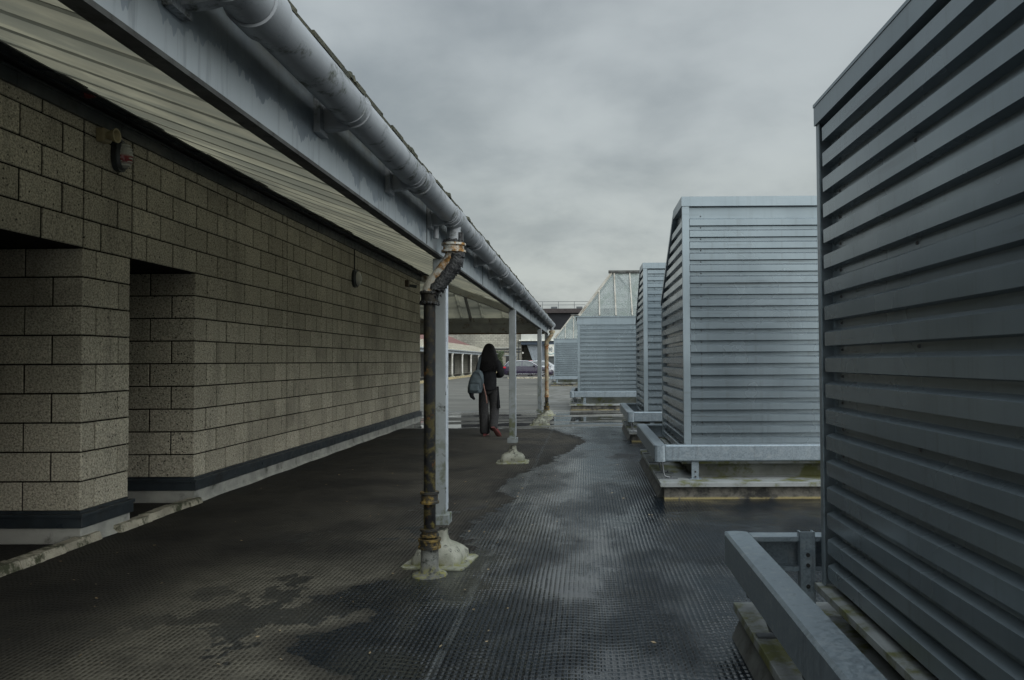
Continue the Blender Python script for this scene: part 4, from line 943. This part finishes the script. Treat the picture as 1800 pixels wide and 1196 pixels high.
car(-6.0, 74.5, False, simple('white_car_paint', (.42, .44, .46), (.40, .42, .44), rough=.25, bump=0), 'white hatchback just behind the purple car', False)
car(-6.9, 79.5, False, simple('red_car_paint', (.40, .02, .03), (.36, .02, .03), rough=.25, bump=0), 'red car of which the roof shows over the purple car', False)

# ------------------------------------------------------------------ far arcade on the left
def mat_blockwall():
    m, t, p = newmat('far_block_wall'); v = t.coord(); tg = t.new('ShaderNodeNewGeometry'); s_ = t.sep(tg.outputs['Position'])
    c_ = t.new('ShaderNodeCombineXYZ'); t.put(c_.inputs[0], t.math('ADD', s_[0], s_[1])); t.put(c_.inputs[1], s_[2])
    br = t.new('ShaderNodeTexBrick'); t.put(br.inputs['Vector'], c_.outputs[0]); br.inputs['Scale'].default_value = 1.0; br.inputs['Mortar Size'].default_value = .012
    br.inputs['Brick Width'].default_value = .45; br.inputs['Row Height'].default_value = .225; br.inputs['Color1'].default_value = (.30, .29, .25, 1); br.inputs['Color2'].default_value = (.22, .215, .185, 1); br.inputs['Mortar'].default_value = (.055, .052, .045, 1)
    col = t.mix(t.ramp(t.noise(t.coord((1, 1, .4)), .5, 6, .65), .4, .7, 0, .55), br.outputs[0], (.07, .068, .055))
    t.put(p.inputs['Base Color'], col); p.inputs['Roughness'].default_value = .9; return m
M['farblock'] = mat_blockwall()
M['tile'] = simple('red_roof', (.15, .065, .055), (.10, .045, .04), rough=.75, ns=2, stretch=(1, 6, 1), grime=(.05, .04, .035), gs=2)
M['fargrp'] = simple('far_sheets', (.50, .48, .34), (.30, .30, .22), rough=.5, ns=1.0, stretch=(.5, 2.5, 1))
arc = thing('arcade_building', (-14.5, 80, 0), 'low arcade building with red roof and pale lean-to sheets at left', 'building')
AX = -11.3; AW = -14.2; AY0, AY1 = 44, 102
b = MB(); b.box(AW-10, AW, AY0, AY1-3, 0, 3.35); b.build('wall', M['farblock'], arc)
b = MB(); zr_ = 6.0
P1, P2, P3, P4 = (AW+.1, AY0, 3.3), (AW+.1, AY1-3, 3.3), (AW-10, AY1-3, 3.3), (AW-10, AY0, 3.3); R1, R2 = (AW-5.5, AY0+5, zr_), (AW-5.5, AY1-9, zr_)
b.quad(P1, P2, R2, R1); b.quad(P3, P4, R1, R2); b.add([P2, P3, R2], [(0, 1, 2)]); b.add([P4, P1, R1], [(0, 1, 2)]); b.build('tiled_roof', M['tile'], arc)
b = MB(); b.prism([(AX+.15, 2.42), (AX+.15, 2.46), (AW, 3.34), (AW, 3.30)], 'y', AY0, AY1); b.build('lean_to_roof', M['fargrp'], arc)
y = AY0
b = MB()
while y < AY1: b.prism([(AX+.16, 2.462), (AX+.16, 2.50), (AW, 3.38), (AW, 3.342)], 'y', y, y+.06); y += 1.0
b.build('roof_rib', M['glazebar'], arc)
b = MB(); b.box(AX-.05, AX+.05, AY0, AY1, 2.10, 2.38); b.build('edge_beam', M['beam'], arc)
b = MB(); b.tube([(AX+.13, AY0, 2.36), (AX+.13, AY1, 2.36)], .07, 10); b.build('gutter', M['gutter'], arc)
y = 45.3
while y < AY1:
    b = MB(); b.box(AX-.055, AX+.055, y-.055, y+.055, .2, 2.10); ps = b.build('post', M['whitepaint'], arc)
    mound(AX, y, .55, 0, 0, 1.1).build('post_base', M['mound'], ps, True)
    d_ = MB(); d_.box(AW-.02, AW+.03, y+1.2, y+2.1, .1, 2.1); d_.build('door', M['black'], arc)
    br_ = MB(); br_.bar((AX+.02, y+.1, 1.9), (AX+.02, y+.5, 2.12), .05, .05); br_.build('brace', M['whitepaint'], ps)
    y += 5.5
b = MB(); y = AY0
while y < AY1: b.box(AX+.55, AX+.75, y, y+.93, 0, .16+random.uniform(-.01, .01)); y += .95
b.build('kerb', simple('yellow_kerb', (.36, .30, .16), (.26, .22, .13), rough=.9, grime=(.1, .09, .06), gs=3), arc)

# ------------------------------------------------------------------ far main building
fb = thing('shop_building', (-4, 102, 0), 'big far shop building with black upper storey closing the view', 'building')
FY = 101
M['pale'] = simple('pale_panel', (.40, .41, .38), (.30, .31, .29), rough=.7, ns=.4); M['bluefascia'] = simple('navy_fascia', (.035, .055, .085), rough=.5); M['blackclad'] = simple('black_cladding', (.010, .011, .014), (.016, .017, .020), rough=.75, ns=.3, spec=.2)
b = MB(); b.box(-45, -8.2, FY, FY+12, 0, 5.2); b.box(-8.2, 40, FY+3.2, FY+12, 0, 3.55); b.build('wall', M['farblock'], fb)
b = MB(); b.box(-8.2, 40, FY-.4, FY+12, 4.1, 5.35); b.build('pale_band', M['pale'], fb)
b = MB(); b.box(-8.4, 40, FY-.9, FY+12, 3.95, 4.1); b.build('canopy_edge', M['whitepaint'], fb)
b = MB(); b.box(-8.2, 40, FY-.5, FY+12, 3.5, 3.95); b.build('fascia', M['bluefascia'], fb)
b = MB(); b.prism([(-7.5, 3.5), (-2.0, 3.5), (-2.0, .6), (-6.45, .6)], 'y', FY+.1, FY+.5); b.build('raked_panel', simple('grey_panel', (.20, .23, .26), rough=.6), fb)
b = MB(); b.box(-4.9, 14, FY-.2, FY+.1, .9, 2.0); b.build('window', M['carglass'], fb)
b = MB(); b.box(-4.9, 14, FY-.1, FY+.1, .0, .9); b.build('stall_riser', M['flash'], fb)
b = MB(); b.box(-16, 30, FY+1, FY+12, 5.35, 7.7); b.prism([(FY+.6, 7.7), (FY+12, 7.7), (FY+11, 8.15), (FY+1.6, 8.15)], 'x', -16, 30); b.build('upper_storey', M['blackclad'], fb)
b = MB(); b.box(-16.2, 30.2, FY+.5, FY+.9, 7.55, 8.1); b.build('roof_edge', simple('dark_brown_edge', (.035, .028, .028), rough=.8), fb)
for x0 in (-4.5, -1.2, 6): 
    b = MB(); b.box(x0, x0+.8, FY+2, FY+3.2, 8.15, 8.45); b.build('roof_vent', M['steel'], fb)
rl = MB()
for z_ in (8.62, 9.05): rl.tube([(-16, FY+1.3, z_), (30, FY+1.3, z_)], .028, 6)
x = -15.8
while x < 30: rl.tube([(x, FY+1.3, 8.1), (x, FY+1.3, 9.05)], .03, 6); x += 2.05
rl.build('roof_railing', M['steel'], fb)
for x0, ww in ((-10.15, .65), (-9.35, .5)):
    b = MB(); b.box(x0, x0+ww, FY-.04, FY+.05, 0, 2.05); dd = b.build('door', M['black'], fb)
b = MB(); b.box(-9.85, -9.6, FY-.06, FY-.042, 1.1, 1.4); b.build('notice', M['whitepaint'], fb)
b = MB(); b.box(-9.5, -9.36, FY-.08, FY+.02, 0, 2.2); b.box(-10.35, -8.7, FY-.08, FY+.02, 2.08, 2.2); b.build('door_frame', M['post'], fb)
b = MB(); b.tube([(-13, FY-.1, 2.95), (-8.2, FY-.1, 2.95)], .06, 8); b.tube([(-13, FY-.1, 2.62), (-8.2, FY-.1, 2.62)], .05, 8); b.tube([(-8.5, FY-.1, .1), (-8.5, FY-.1, 3.9)], .05, 8); b.build('service_pipe', M['flash'], fb)
b = MB(); b.box(-13, -8.2, FY-.06, FY, 3.1, 3.16); b.build('ledge', M['pale'], fb)
sg = thing('shop_sign', (-4, FY-.4, 2.7), 'pale shop sign board with dark letters above a teal smile', 'sign')
b = MB(); b.box(-5.1, 4.0, FY-.55, FY-.45, 2.02, 3.5); b.build('board', M['whitepaint'], sg)
def text(s_, x, z, size, mat, parent, sx_=1.0):
    cu = bpy.data.curves.new('lettering', 'FONT'); cu.body = s_; cu.size = size; cu.extrude = .015
    ob = bpy.data.objects.new('lettering', cu); C.objects.link(ob); dg = bpy.context.evaluated_depsgraph_get(); dg.update()
    me = bpy.data.meshes.new_from_object(ob.evaluated_get(dg)); bpy.data.objects.remove(ob)
    me.transform(Matrix.Translation((x, FY-.575, z)) @ Matrix.Rotation(R(90), 4, 'X') @ Matrix.Diagonal((sx_, 1, 1, 1))); me.transform(Matrix.Translation(-wloc(parent)))
    me.materials.clear(); me.materials.append(mat); o_ = bpy.data.objects.new('lettering', me); C.objects.link(o_); o_.parent = parent; return o_
M['ink'] = simple('letter_dark', (.04, .07, .10), rough=.5, bump=0); M['blue'] = simple('letter_blue', (.02, .20, .42), rough=.5, bump=0); M['teal'] = simple('letter_teal', (.02, .26, .30), rough=.5, bump=0)
text('he', -4.85, 2.62, 1.1, M['ink'], sg, .62); text('i', -4.02, 2.62, 1.1, M['blue'], sg, .8)
b = MB(); b.tube([(-4.75+.09*k, FY-.575, 2.40-.14*math.sin(math.pi*k/8)) for k in range(9)], .03, 6); b.build('smile', M['teal'], sg)
text('c', -3.98, 2.2, .5, simple('letter_orange', (.35, .15, .03), bump=0), sg, .8)
o = thing('bulkhead_light', (-8.05, FY+3, 2.5), 'tiny white light on the far wall under the overhang', 'light'); b = MB(); b.tube([(-8.0, FY-.15, 2.45), (-8.0, FY-.05, 2.45)], [.07, .10], 10); b.tube([(-8.0, FY-.05, 2.45), (-8.0, FY+0, 2.45)], [.12, .12], 10); b.build('lamp', M['whitepaint'], o)
# ivy at the arcade end
iv = MB(); rnd = random.Random(5)
for i in range(900):
    a_ = rnd.uniform(0, 6.28); z_ = rnd.uniform(0, 2.7); r_ = .25+.25*rnd.random()+.12*math.sin(z_*3); c0 = Vector((-10.9+r_*math.cos(a_), FY-.6+r_*math.sin(a_), z_)); u_ = Vector((rnd.gauss(0, 1), rnd.gauss(0, 1), rnd.gauss(0, 1))).normalized()*.08; w_ = u_.orthogonal().normalized()*.06
    iv.quad(c0-u_, c0+w_, c0+u_, c0-w_)
ip = thing('climbing_plant', (-10.9, FY-.6, 0), 'dark green climbing plant at the far end of the arcade', 'plant')
iv.build('foliage', simple('ivy', (.03, .05, .02), (.05, .07, .03), rough=.7), ip, recalc=False)
b = MB(); b.tube([(-10.9, FY-.6, 0), (-10.85, FY-.6, 1.4), (-10.9, FY-.6, 2.5)], [.05, .035, .015], 8); b.build('stem', simple('bark', (.07, .05, .035), rough=.9), ip)
# far wheel-stop kerb and deck markings
b = MB(); b.box(-6.3, -1.5, 64.0, 64.2, 0, .12); tag(b.build('wheel_stop', M['kerb']), 'low pale kerb on the deck in front of the purple car', 'kerb')
mk = MB()
for yy, x0, x1 in ((33, -14, 2), (40.5, -13, 1), (52, -12, 3)): mk.box(x0, x1, yy, yy+.10, .002, .006)
mk2 = mk.build('parking_lines', simple('worn_line', (.30, .30, .27), (.13, .13, .12), rough=.8, ns=4, stretch=(1, 1, 1))); tag(mk2, kind='structure')

# ------------------------------------------------------------------ litter on the ground
lf = MB(); rnd = random.Random(11)
for i in range(150):
    if i < 110: x = rnd.uniform(-3.7, -.4); y = rnd.uniform(3.2, 11)
    else: x = rnd.uniform(-.8, .7); y = rnd.uniform(3.5, 12)
    s_ = rnd.uniform(.006, .016); a_ = rnd.uniform(0, 6.28); u_ = Vector((math.cos(a_), math.sin(a_), rnd.uniform(-.2, .2)))*s_; w_ = Vector((-math.sin(a_), math.cos(a_), .3))*s_*.45; c0 = Vector((x, y, .008))
    lf.quad(c0-u_, c0+w_, c0+u_, c0-w_)
tag(lf.build('leaf_litter', simple('dead_leaf', (.22, .15, .08), (.30, .24, .15), rough=.8, ns=1), recalc=False), kind='stuff')
